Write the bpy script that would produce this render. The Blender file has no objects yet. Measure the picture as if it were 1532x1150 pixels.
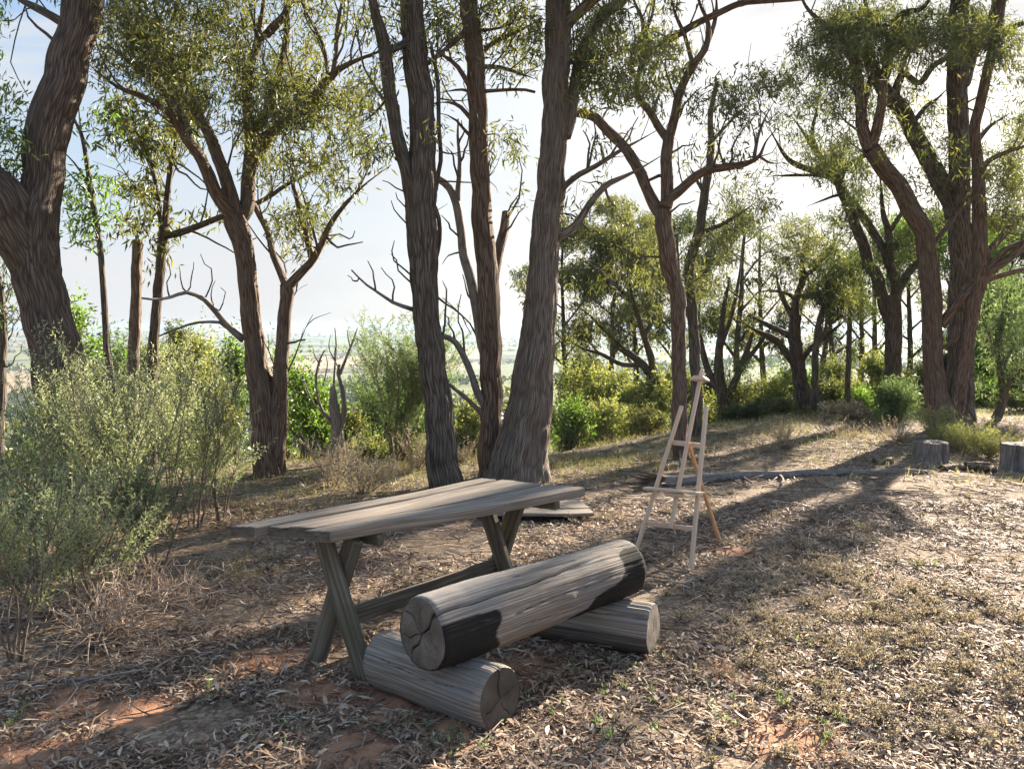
import bpy, math, random
import numpy as np
from mathutils import noise as mn, Vector

RNG = np.random.default_rng(7)
random.seed(7)
F, H, CX, HY = 1300.0, 1.75, 766.0, 485.0      # camera of the photograph: focal length (px), eye height (m), centre column, horizon row
scn = bpy.context.scene
COL = scn.collection


def ray(x, y):
    return np.array([(x - CX) / F, 1.0, (HY - y) / F])


def at(x, y, Y):
    d = ray(x, y)
    return np.array([d[0] * Y, Y, H + d[2] * Y])


def gpt(x, y):                                   # a point of the flat clearing
    Y = H * F / (y - HY)
    return np.array([(x - CX) / F * Y, Y, 0.0])


def sm(a, b, x):
    t = np.clip((np.asarray(x, float) - a) / (b - a), 0, 1)
    return t * t * (3 - 2 * t)


def nrm(v):
    v = np.asarray(v, float)
    return v / np.maximum(np.linalg.norm(v, axis=-1, keepdims=True), 1e-9)


# ------------------------------------------------------------------ numpy value noise
_T = np.random.default_rng(3).random((256, 256))


def vn(x, y):
    x = np.asarray(x, float); y = np.asarray(y, float)
    i = np.floor(x).astype(int); j = np.floor(y).astype(int)
    u = x - i; v = y - j
    u = u * u * (3 - 2 * u); v = v * v * (3 - 2 * v)
    a = _T[i % 256, j % 256]; b = _T[(i + 1) % 256, j % 256]
    c = _T[i % 256, (j + 1) % 256]; d = _T[(i + 1) % 256, (j + 1) % 256]
    return (a * (1 - u) + b * u) * (1 - v) + (c * (1 - u) + d * u) * v


def fbm(x, y, o=4):
    s = 0; a = .5
    for k in range(o):
        s = s + a * vn(x + 17.3 * k, y - 9.1 * k); x = x * 2.03; y = y * 2.03; a *= .5
    return s / (1 - .5 ** o)


# ------------------------------------------------------------------ mesh collector
class MB:
    def __init__(s):
        s.v = []; s.bc = []; s.t = []; s.f = {3: [], 4: []}; s.m = {3: [], 4: []}; s.n = 0

    def add(s, V, faces, bc=None, tint=None, mat=0):
        V = np.asarray(V, float).reshape(-1, 3); k = len(V)
        s.v.append(V)
        s.bc.append(np.asarray(bc, float).reshape(-1, 3) if bc is not None else V)
        t = np.full(k, .5) if tint is None else np.broadcast_to(np.asarray(tint, float), (k,))
        s.t.append(t)
        for fa in faces:
            fa = np.asarray(fa, int)
            if fa.size:
                s.f[fa.shape[1]].append(fa + s.n); s.m[fa.shape[1]].append(np.full(len(fa), mat))
        s.n += k

    def mesh(s, name, mats, smooth=True):
        V = np.concatenate(s.v); me = bpy.data.meshes.new(name)
        f4 = np.concatenate(s.f[4]) if s.f[4] else np.zeros((0, 4), int)
        f3 = np.concatenate(s.f[3]) if s.f[3] else np.zeros((0, 3), int)
        loops = np.concatenate([f4.ravel(), f3.ravel()]).astype(np.int32)
        n4, n3 = len(f4), len(f3)
        me.vertices.add(len(V)); me.vertices.foreach_set('co', V.astype(np.float32).ravel())
        me.loops.add(len(loops)); me.loops.foreach_set('vertex_index', loops)
        me.polygons.add(n4 + n3)
        st = np.concatenate([np.arange(n4) * 4, n4 * 4 + np.arange(n3) * 3]).astype(np.int32)
        me.polygons.foreach_set('loop_start', st)
        mi = np.concatenate(s.m[4] + s.m[3]).astype(np.int32)
        me.polygons.foreach_set('material_index', mi)
        me.polygons.foreach_set('use_smooth', np.full(n4 + n3, smooth))
        me.update(calc_edges=True)
        a = me.attributes.new('bc', 'FLOAT_VECTOR', 'POINT')
        a.data.foreach_set('vector', np.concatenate(s.bc).astype(np.float32).ravel())
        a = me.attributes.new('tint', 'FLOAT', 'POINT')
        a.data.foreach_set('value', np.concatenate(s.t).astype(np.float32))
        for m in (mats if isinstance(mats, (list, tuple)) else [mats]):
            me.materials.append(m)
        return me

    def build(s, name, mats, parent=None, smooth=True):
        o = bpy.data.objects.new(name, s.mesh(name, mats, smooth)); COL.objects.link(o)
        if parent is not None:
            o.parent = parent
            o.matrix_parent_inverse = (parent if parent.type == 'EMPTY' else parent.parent).matrix_basis.inverted()
            if parent.type != 'EMPTY': o.matrix_parent_inverse.identity()
        return o


def thing(name, label, cat, loc=(0, 0, 0), group=None):
    o = bpy.data.objects.new(name, None); COL.objects.link(o)
    o.location = [float(c) for c in loc]; o.empty_display_size = .1
    o['label'] = label; o['category'] = cat
    if group: o['group'] = group
    return o


def tag(o, label, cat, group=None, kind=None):
    o['label'] = label; o['category'] = cat
    if group: o['group'] = group
    if kind: o['kind'] = kind
    return o


# ------------------------------------------------------------------ shapes
def spline(P, n):
    P = np.asarray(P, float)
    if len(P) == 2:
        return P[0] + (P[1] - P[0]) * np.linspace(0, 1, n)[:, None]
    A = np.vstack([2 * P[0] - P[1], P, 2 * P[-1] - P[-2]])
    L = np.concatenate([[0], np.cumsum(np.linalg.norm(np.diff(P[:, :3], axis=0), axis=1))])
    u = np.interp(np.linspace(0, L[-1], n), L, np.arange(len(P)))
    i = np.minimum(u.astype(int), len(P) - 2); t = (u - i)[:, None]
    p0, p1, p2, p3 = A[i], A[i + 1], A[i + 2], A[i + 3]
    return .5 * (2 * p1 + (p2 - p0) * t + (2 * p0 - 5 * p1 + 4 * p2 - p3) * t ** 2 + (3 * p1 - p0 - 3 * p2 + p3) * t ** 3)


def tubes(mb, P, R, sides=5, tint=None, mat=0, cap=True):
    """P (n,k,3) centre lines, R (n,k) radii or (n,k,sides) radii per side"""
    P = np.asarray(P, float); R = np.asarray(R, float)
    if P.ndim == 2: P = P[None]; R = R[None]
    n, k, _ = P.shape
    T = nrm(np.gradient(P, axis=1))
    mean = nrm(P[:, -1] - P[:, 0])
    ref = np.zeros((n, 3)); ref[np.arange(n), np.argmin(np.abs(mean), axis=1)] = 1
    U = nrm(ref[:, None] - (ref[:, None] * T).sum(-1, keepdims=True) * T)
    W = np.cross(T, U)
    th = np.linspace(0, 2 * np.pi, sides, endpoint=False)
    if R.ndim == 2: R = np.repeat(R[:, :, None], sides, 2)
    c = np.cos(th)[None, None, :, None]; s_ = np.sin(th)[None, None, :, None]
    V = P[:, :, None] + R[..., None] * (U[:, :, None] * c + W[:, :, None] * s_)
    S = np.concatenate([np.zeros((n, 1)), np.cumsum(np.linalg.norm(np.diff(P, axis=1), axis=2), 1)], 1)
    S = S + RNG.random((n, 1)) * 37
    Rm = R.mean(2).max(1)[:, None, None]
    bc = np.stack([np.broadcast_to(np.cos(th)[None, None] * Rm, R.shape), np.broadcast_to(np.sin(th)[None, None] * Rm, R.shape),
                   np.broadcast_to(S[:, :, None], R.shape)], -1)
    a = np.arange(n)[:, None, None] * k * sides + np.arange(k - 1)[None, :, None] * sides
    j = np.arange(sides)[None, None]; j2 = (j + 1) % sides
    q = np.stack([a + j, a + j2, a + sides + j2, a + sides + j], -1).reshape(-1, 4)
    if tint is not None:
        tint = np.repeat(np.broadcast_to(np.asarray(tint, float), (n,)), k * sides)
    faces = [q]
    VV = V.reshape(-1, 3); BB = bc.reshape(-1, 3)
    if cap:
        ce = np.concatenate([P[:, 0], P[:, -1]]); cb = np.concatenate([bc[:, 0].mean(1), bc[:, -1].mean(1)])
        base = n * k * sides
        i0 = np.arange(n)[:, None] * k * sides; j = np.arange(sides)[None]; j2 = (j + 1) % sides
        f0 = np.stack([i0 + j2, i0 + j, np.broadcast_to(base + np.arange(n)[:, None], (n, sides))], -1).reshape(-1, 3)
        i1 = i0 + (k - 1) * sides
        f1 = np.stack([i1 + j, i1 + j2, np.broadcast_to(base + n + np.arange(n)[:, None], (n, sides))], -1).reshape(-1, 3)
        faces += [f0, f1]; VV = np.vstack([VV, ce]); BB = np.vstack([BB, cb])
        if tint is not None: tint = np.concatenate([tint, np.full(2 * n, .5)])
    mb.add(VV, faces, BB, tint, mat)


def leaves(mb, C, D, N, L, W, tint, mat=0, fold=.15):
    """diamond leaves: base C, direction D, facing N, length L, width W"""
    n = len(C); D = nrm(D); S = nrm(np.cross(D, N)); N = np.cross(S, D)
    L = np.broadcast_to(L, (n,))[:, None]; W = np.broadcast_to(W, (n,))[:, None]
    m = C + D * L * .42
    lift = N * W * fold
    V = np.stack([C, m + S * W * .5 + lift, C + D * L - N * L * .08, m - S * W * .5 + lift], 1)
    f = np.arange(n)[:, None] * 4 + np.arange(4)[None]
    mb.add(V.reshape(-1, 3), [f], None, np.repeat(np.broadcast_to(tint, (n,)), 4), mat)


def rv(n, k=3):
    return RNG.normal(size=(n, k))


def box(mb, c, ax, ay, az, sx, sy, sz, bev=.004, mat=0, seg=1, jit=0.0, tint=.5):
    """bevelled bar: centre c, axes, full sizes; bc runs along z' = the longest axis"""
    ax, ay, az = nrm(ax), nrm(ay), nrm(az)
    hx, hy, hz = sx / 2, sy / 2, sz / 2
    prof = [(-hx + bev, -hy), (hx - bev, -hy), (hx, -hy + bev), (hx, hy - bev), (hx - bev, hy), (-hx + bev, hy), (-hx, hy - bev), (-hx, -hy + bev)]
    zs = [(-hz, 1), (-hz + bev, 0)] + [(-hz + bev + (sz - 2 * bev) * i / seg, 0) for i in range(1, seg)] + [(hz - bev, 0), (hz, 1)]
    V = []; B = []
    o = RNG.random(3) * 9
    for z, inn in zs:
        for (x, y) in prof:
            xx = x - math.copysign(bev, x) * inn * (abs(x) > bev); yy = y - math.copysign(bev, y) * inn * (abs(y) > bev)
            jx, jy = (mn.noise(Vector((xx * 9 + o[0], yy * 9, z * 4 + o[1]))) * jit, mn.noise(Vector((xx * 9 + o[2], yy * 9 + 5, z * 4))) * jit) if jit else (0, 0)
            V.append(c + ax * (xx + jx) + ay * (yy + jy) + az * z); B.append((xx + o[0], yy + o[1], z + o[2]))
    n = len(zs); q = []
    for i in range(n - 1):
        for j in range(8):
            q.append((i * 8 + j, i * 8 + (j + 1) % 8, (i + 1) * 8 + (j + 1) % 8, (i + 1) * 8 + j))
    V = np.array(V); B = np.array(B)
    c0 = V[:8].mean(0); c1 = V[-8:].mean(0)
    V = np.vstack([V, c0, c1]); B = np.vstack([B, B[:8].mean(0), B[-8:].mean(0)])
    k = n * 8
    tr = [((j + 1) % 8, j, k) for j in range(8)] + [((n - 1) * 8 + j, (n - 1) * 8 + (j + 1) % 8, k + 1) for j in range(8)]
    mb.add(V, [np.array(q), np.array(tr)], B, tint, mat)


def bar(mb, p, q, side, w, t, bev=.003, mat=0, seg=1, jit=0.0):
    """bar from p to q; w across 'side', t across the other way"""
    p = np.asarray(p, float); q = np.asarray(q, float); az = nrm(q - p)
    ax = nrm(side - np.dot(side, az) * az); ay = np.cross(az, ax)
    box(mb, (p + q) / 2, ax, ay, az, w, t, np.linalg.norm(q - p), bev, mat, seg, jit)


# ------------------------------------------------------------------ materials
def mat(name):
    m = bpy.data.materials.new(name); m.use_nodes = True
    nt = m.node_tree; nt.nodes.clear()
    return m, nt, nt.nodes, nt.links


def ramp(nodes, stops, interp='LINEAR'):
    r = nodes.new('ShaderNodeValToRGB'); cr = r.color_ramp; cr.interpolation = interp
    while len(cr.elements) < len(stops): cr.elements.new(.5)
    for e, (p, c) in zip(cr.elements, stops):
        e.position = p; e.color = (*c, 1)
    return r


def leaf_mat(name, dark, mid, light, trans=.45, tc=None, gloss=.06):
    m, nt, N, Lk = mat(name)
    at_ = N.new('ShaderNodeAttribute'); at_.attribute_name = 'tint'
    r = ramp(N, [(0, dark), (.5, mid), (1, light)]); Lk.new(at_.outputs['Fac'], r.inputs[0])
    d = N.new('ShaderNodeBsdfDiffuse'); Lk.new(r.outputs[0], d.inputs[0])
    t = N.new('ShaderNodeBsdfTranslucent')
    mx = N.new('ShaderNodeMix'); mx.data_type = 'RGBA'; mx.blend_type = 'MULTIPLY'; mx.inputs[0].default_value = 1
    Lk.new(r.outputs[0], mx.inputs[6]); mx.inputs[7].default_value = (*(tc or (1.9, 2.1, .9)), 1)
    Lk.new(mx.outputs[2], t.inputs[0])
    s = N.new('ShaderNodeMixShader'); s.inputs[0].default_value = trans
    Lk.new(d.outputs[0], s.inputs[1]); Lk.new(t.outputs[0], s.inputs[2])
    g = N.new('ShaderNodeBsdfGlossy'); g.inputs['Roughness'].default_value = .45; g.inputs[0].default_value = (.8, .85, .8, 1)
    s2 = N.new('ShaderNodeMixShader'); s2.inputs[0].default_value = gloss
    Lk.new(s.outputs[0], s2.inputs[1]); Lk.new(g.outputs[0], s2.inputs[2])
    o = N.new('ShaderNodeOutputMaterial'); Lk.new(s2.outputs[0], o.inputs[0])
    return m


def grain_mat(name, stops, sc=(34, 34, 3.6), bump=.8, dist=.018, rough=.9, patch=None, crack=True, char=None):
    """furrowed bark or weathered timber: noise stretched along the limb ('bc' attribute)"""
    m, nt, N, Lk = mat(name)
    a = N.new('ShaderNodeAttribute'); a.attribute_name = 'bc'
    mp = N.new('ShaderNodeMapping'); mp.inputs['Scale'].default_value = sc; Lk.new(a.outputs['Vector'], mp.inputs[0])
    n1 = N.new('ShaderNodeTexNoise'); n1.inputs['Scale'].default_value = 1; n1.inputs['Detail'].default_value = 7; n1.inputs['Roughness'].default_value = .65
    n1.inputs['Distortion'].default_value = .15
    Lk.new(mp.outputs[0], n1.inputs['Vector'])
    vo = N.new('ShaderNodeTexVoronoi'); vo.feature = 'DISTANCE_TO_EDGE'; vo.inputs['Scale'].default_value = .8
    w = N.new('ShaderNodeVectorMath'); w.operation = 'MULTIPLY_ADD'; w.inputs[1].default_value = (.5, .5, .5)
    Lk.new(n1.outputs['Color'], w.inputs[0]); Lk.new(mp.outputs[0], w.inputs[2]); Lk.new(w.outputs[0], vo.inputs['Vector'])
    h = N.new('ShaderNodeMath'); h.operation = 'MULTIPLY_ADD'; h.use_clamp = True
    cl = N.new('ShaderNodeMapRange'); cl.inputs[2].default_value = .22; Lk.new(vo.outputs['Distance'], cl.inputs[0])
    if crack:
        Lk.new(cl.outputs[0], h.inputs[0]); h.inputs[1].default_value = .45; 
        hm = N.new('ShaderNodeMath'); hm.operation = 'MULTIPLY'; hm.inputs[1].default_value = .62; Lk.new(n1.outputs[0], hm.inputs[0]); Lk.new(hm.outputs[0], h.inputs[2])
    else:
        Lk.new(n1.outputs[0], h.inputs[0]); h.inputs[1].default_value = 1; h.inputs[2].default_value = 0
    r = ramp(N, stops); Lk.new(h.outputs[0], r.inputs[0])
    colr = r.outputs[0]
    n2 = N.new('ShaderNodeTexNoise'); n2.inputs['Scale'].default_value = 2.6; n2.inputs['Detail'].default_value = 4
    Lk.new(a.outputs['Vector'], n2.inputs['Vector'])
    if patch:
        mr = N.new('ShaderNodeMapRange'); mr.inputs[1].default_value = .5; mr.inputs[2].default_value = .68; Lk.new(n2.outputs[0], mr.inputs[0])
        pm = N.new('ShaderNodeMath'); pm.operation = 'MULTIPLY'; pm.inputs[1].default_value = patch[1]; Lk.new(mr.outputs[0], pm.inputs[0])
        mx = N.new('ShaderNodeMix'); mx.data_type = 'RGBA'; Lk.new(pm.outputs[0], mx.inputs[0]); Lk.new(colr, mx.inputs[6]); mx.inputs[7].default_value = (*patch[0], 1)
        colr = mx.outputs[2]
    if char:                                      # scorched and darker areas, painted crack shade: mesh 'tint' attribute, ragged by noise
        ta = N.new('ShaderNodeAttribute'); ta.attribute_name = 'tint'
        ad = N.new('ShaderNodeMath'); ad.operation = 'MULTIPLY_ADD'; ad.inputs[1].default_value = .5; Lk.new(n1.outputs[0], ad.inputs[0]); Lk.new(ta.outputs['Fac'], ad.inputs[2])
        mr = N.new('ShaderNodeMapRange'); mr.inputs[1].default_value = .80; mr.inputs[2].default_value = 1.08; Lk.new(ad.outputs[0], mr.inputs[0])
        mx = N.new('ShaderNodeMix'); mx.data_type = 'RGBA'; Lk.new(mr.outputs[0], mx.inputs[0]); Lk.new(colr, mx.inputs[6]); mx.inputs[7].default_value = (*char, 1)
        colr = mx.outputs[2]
    b = N.new('ShaderNodeBsdfPrincipled'); Lk.new(colr, b.inputs['Base Color']); b.inputs['Roughness'].default_value = rough
    b.inputs['Specular IOR Level'].default_value = .25
    bp = N.new('ShaderNodeBump'); bp.inputs['Strength'].default_value = bump; bp.inputs['Distance'].default_value = dist
    Lk.new(h.outputs[0], bp.inputs['Height']); Lk.new(bp.outputs[0], b.inputs['Normal'])
    o = N.new('ShaderNodeOutputMaterial'); Lk.new(b.outputs[0], o.inputs[0])
    return m


def tint_mat(name, stops, rough=.8, interp='LINEAR', trans=0.0):
    m, nt, N, Lk = mat(name)
    a = N.new('ShaderNodeAttribute'); a.attribute_name = 'tint'
    r = ramp(N, stops, interp); Lk.new(a.outputs['Fac'], r.inputs[0])
    b = N.new('ShaderNodeBsdfPrincipled'); b.inputs['Roughness'].default_value = rough; b.inputs['Specular IOR Level'].default_value = .3
    Lk.new(r.outputs[0], b.inputs['Base Color'])
    o = N.new('ShaderNodeOutputMaterial')
    if trans:
        t = N.new('ShaderNodeBsdfTranslucent'); Lk.new(r.outputs[0], t.inputs[0])
        s = N.new('ShaderNodeMixShader'); s.inputs[0].default_value = trans
        Lk.new(b.outputs[0], s.inputs[1]); Lk.new(t.outputs[0], s.inputs[2]); Lk.new(s.outputs[0], o.inputs[0])
    else:
        Lk.new(b.outputs[0], o.inputs[0])
    return m


BARK_RED = grain_mat('bark_red', [(0, (0.021, 0.015, 0.011)), (.34, (0.078, 0.051, 0.037)), (.62, (0.171, 0.118, 0.086)), (1, (0.293, 0.227, 0.172))], patch=((.14, .12, .095), .5), sc=(44, 44, 4.5))
BARK_DARK = grain_mat('bark_dark', [(0, (0.015, 0.013, 0.010)), (.34, (0.055, 0.045, 0.036)), (.62, (0.133, 0.108, 0.087)), (1, (0.245, 0.205, 0.172))], patch=((.10, .08, .06), .5), sc=(46, 46, 4.2))
BARK_GREY = grain_mat('bark_grey', [(0, (0.022, 0.017, 0.013)), (.32, (0.091, 0.072, 0.056)), (.58, (0.199, 0.160, 0.127)), (1, (0.355, 0.298, 0.245))], patch=((.13, .095, .075), .5), sc=(54, 54, 4.0))
BARK_BROWN = grain_mat('bark_brown', [(0, (0.014, 0.011, 0.009)), (.36, (0.063, 0.047, 0.038)), (.68, (0.137, 0.105, 0.085)), (1, (0.244, 0.191, 0.159))], patch=((.10, .072, .055), .55), sc=(40, 40, 4.4))
TWIG = grain_mat('twig_bark', [(0, (.05, .04, .034)), (.5, (.105, .082, .068)), (1, (.19, .155, .13))], sc=(60, 60, 10), bump=.2)
DEADWOOD = grain_mat('dead_wood', [(0, (.06, .052, .046)), (.5, (.17, .15, .135)), (1, (.30, .27, .25))], sc=(50, 50, 6), bump=.3)
STEMS = grain_mat('shrub_stem', [(0, (.06, .045, .035)), (.5, (.15, .11, .085)), (1, (.27, .21, .165))], sc=(80, 80, 14), bump=.2)
DRYSTEM = grain_mat('dry_stem', [(0, (.20, .145, .105)), (.5, (.36, .275, .205)), (1, (.52, .43, .34))], sc=(80, 80, 14), bump=.2)
WOOD = grain_mat('weathered_wood', [(0, (.06, .049, .039)), (.28, (.17, .14, .113)), (.6, (.245, .205, .168)), (1, (.34, .295, .25))], sc=(62, 62, 1.9), bump=.4, dist=.006, patch=((.17, .135, .10), .45))
WOODLEG = grain_mat('mossy_timber', [(0, (.03, .026, .02)), (.35, (.105, .09, .068)), (.7, (.175, .15, .115)), (1, (.26, .23, .19))], sc=(40, 40, 1.8), bump=.35, dist=.005, patch=((.085, .085, .05), .6))
LOGW = grain_mat('log_wood', [(0, (.04, .033, .028)), (.24, (.14, .118, .10)), (.5, (.225, .193, .164)), (1, (.33, .29, .25))], sc=(80, 80, 1.7), bump=.6, dist=.008, patch=((.17, .17, .18), .6), char=(.017, .0155, .015))
EASELW = grain_mat('pine_wood', [(0, (.53, .37, .25)), (.5, (.63, .465, .335)), (1, (.71, .55, .41))], sc=(30, 30, 1.2), bump=.05, rough=.6, crack=False)
EASELSUN = grain_mat('sunlit_orange_pine', [(0, (.50, .28, .14)), (.5, (.60, .36, .19)), (1, (.67, .43, .25))], sc=(30, 30, 1.2), bump=.05, rough=.6, crack=False)  # orange of sunlight on the rear leg put into the colour; knobs share it

GUM = leaf_mat('gum_leaf', (.042, .049, .021), (.095, .10, .042), (.19, .18, .07), .42, (1.8, 1.8, .85))
GUMY = leaf_mat('young_gum_leaf', (.055, .06, .02), (.115, .118, .034), (.23, .20, .05), .45)
GREENL = leaf_mat('green_leaf', (.045, .075, .018), (.095, .15, .036), (.17, .22, .06), .5)
DARKL = leaf_mat('dark_leaf', (.024, .034, .018), (.05, .062, .03), (.095, .105, .045), .33)
YELL = leaf_mat('wattle_leaf', (.09, .105, .04), (.19, .205, .08), (.35, .325, .13), .48, (1.7, 1.8, .95))
OLIVE = leaf_mat('olive_leaf', (.055, .062, .028), (.115, .122, .052), (.21, .205, .085), .42, (1.75, 1.8, .9))
FEATH = leaf_mat('needle_leaf', (.12, .145, .075), (.265, .295, .16), (.45, .455, .28), .48, (1.35, 1.45, 1.0))
FEATHG = leaf_mat('green_needle_leaf', (.06, .095, .045), (.135, .18, .085), (.27, .30, .15), .45, (1.35, 1.5, .9))
PALEW = leaf_mat('pale_weed', (.20, .17, .115), (.37, .315, .225), (.54, .465, .35), .3, (1.15, 1.1, .85))
GRASSM = leaf_mat('grass_blade', (.08, .085, .035), (.19, .185, .085), (.38, .33, .18), .45, (1.4, 1.4, .8))
LITTER = tint_mat('leaf_litter', [(0, (0.052, 0.034, 0.025)), (.22, (0.151, 0.094, 0.064)), (.42, (0.274, 0.174, 0.115)), (.6, (0.372, 0.265, 0.183)), (.8, (0.489, 0.383, 0.284)), (1, (0.652, 0.553, 0.444))], .7, trans=.12)
TWIGL = tint_mat('twig_litter', [(0, (.06, .045, .036)), (.5, (.18, .14, .11)), (1, (.38, .32, .27))], .85)

# ------------------------------------------------------------------ terrain
EX = np.array([-60, -8, -3, .7, 2.3, 5.2, 8, 20, 60.])
EY = np.array([8., 9.6, 10.6, 11.4, 13.4, 16.2, 17.5, 20, 26.])


def edge(x): return np.interp(x, EX, EY)


SAND = [(400, 985, .24), (470, 1035, .2), (600, 1050, .33), (680, 1090, .22), (205, 1058, .2), (100, 1050, .2), (50, 1130, .25), (1185, 1095, .28), (890, 955, .28), (1085, 1005, .16), (540, 1125, .2), (1100, 828, .16), (800, 1000, .25)]
SANDP = [(gpt(x, y), r) for x, y, r in SAND]


def zg(x, y, fine=True):
    x = np.asarray(x, float); y = np.asarray(y, float)
    d = np.maximum(y - edge(x), 0)
    side = np.maximum(-x - 9, 0) * 0
    z = -(.30 * d - .30 * 1.6 * (1 - np.exp(-d / 1.6)))
    d2 = np.hypot(x, y)
    plain = -125 + 10 * (fbm(x / 900 + 3, y / 900 + 8, 3) - .5) + sm(2500, 14000, d2) * 95 * np.maximum(fbm(x / 3800 + 1, y / 2600 + 5, 3) - .28, 0)
    sh = 40 * np.exp(-((x + 120) / 380) ** 2 - ((y - 1150) / 300) ** 2) + 60 * np.exp(-((x - 480) / 420) ** 2 - ((y - 1500) / 520) ** 2)
    plain = plain + sh
    k = sm(260, 520, d)
    z = np.where(d > 0, z * (1 - k) + plain * k, z)
    z = np.maximum(z, -141)
    near = 1 - sm(14, 60, d2)
    if fine:
        b = .05 * (fbm(x * .55, y * .55, 3) - .5) + .035 * (fbm(x * 3.1, y * 3.1, 3) - .5)
        for p, r in SANDP:
            b = b + .03 * np.exp(-((x - p[0]) ** 2 + (y - p[1]) ** 2) / (r * r * .6)) * (vn(x * 14, y * 14) - .25)
        z = z + b * near
    return z


def make_ground():
    rr = np.concatenate([np.linspace(.0, .6, 4)[1:], .6 * 1.0105 ** np.arange(1, 1060)])
    rr = rr[rr < 30000]; rr = np.append(rr, 30000.)
    a = np.radians(np.concatenate([np.arange(-46, 46.01, .24), np.arange(46 + 3, 314 - .1, 3.0)]))
    A, R = np.meshgrid(a, rr)
    X, Y = R * np.sin(A), R * np.cos(A)
    Z = zg(X, Y)
    n, m = X.shape
    V = np.stack([X, Y, Z], -1).reshape(-1, 3)
    i = np.arange(n - 1)[:, None] * m; j = np.arange(m)[None]; j2 = (j + 1) % m
    q = np.stack([i + j, i + j2, i + m + j2, i + m + j], -1).reshape(-1, 4)[:, ::-1]
    k = len(V)
    V = np.vstack([V, [[0, 0, float(zg(0, 0))]]])
    tr = np.stack([np.arange(m), (np.arange(m) + 1) % m, np.full(m, k)], -1)
    x, y = V[:, 0], V[:, 1]
    sand = np.zeros(len(V))
    for p, r in SANDP:
        sand = np.maximum(sand, np.exp(-((x - p[0]) ** 2 + (y - p[1]) ** 2) / (r * r)))
    e = y - edge(x)
    grass = sm(-2.6, -.4, e)
    bc = np.stack([sand, grass, np.hypot(x, y)], -1)
    mb = MB(); mb.add(V, [q, tr], bc)
    o = mb.build('ground', ground_mat()); o['kind'] = 'structure'
    return o


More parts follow.
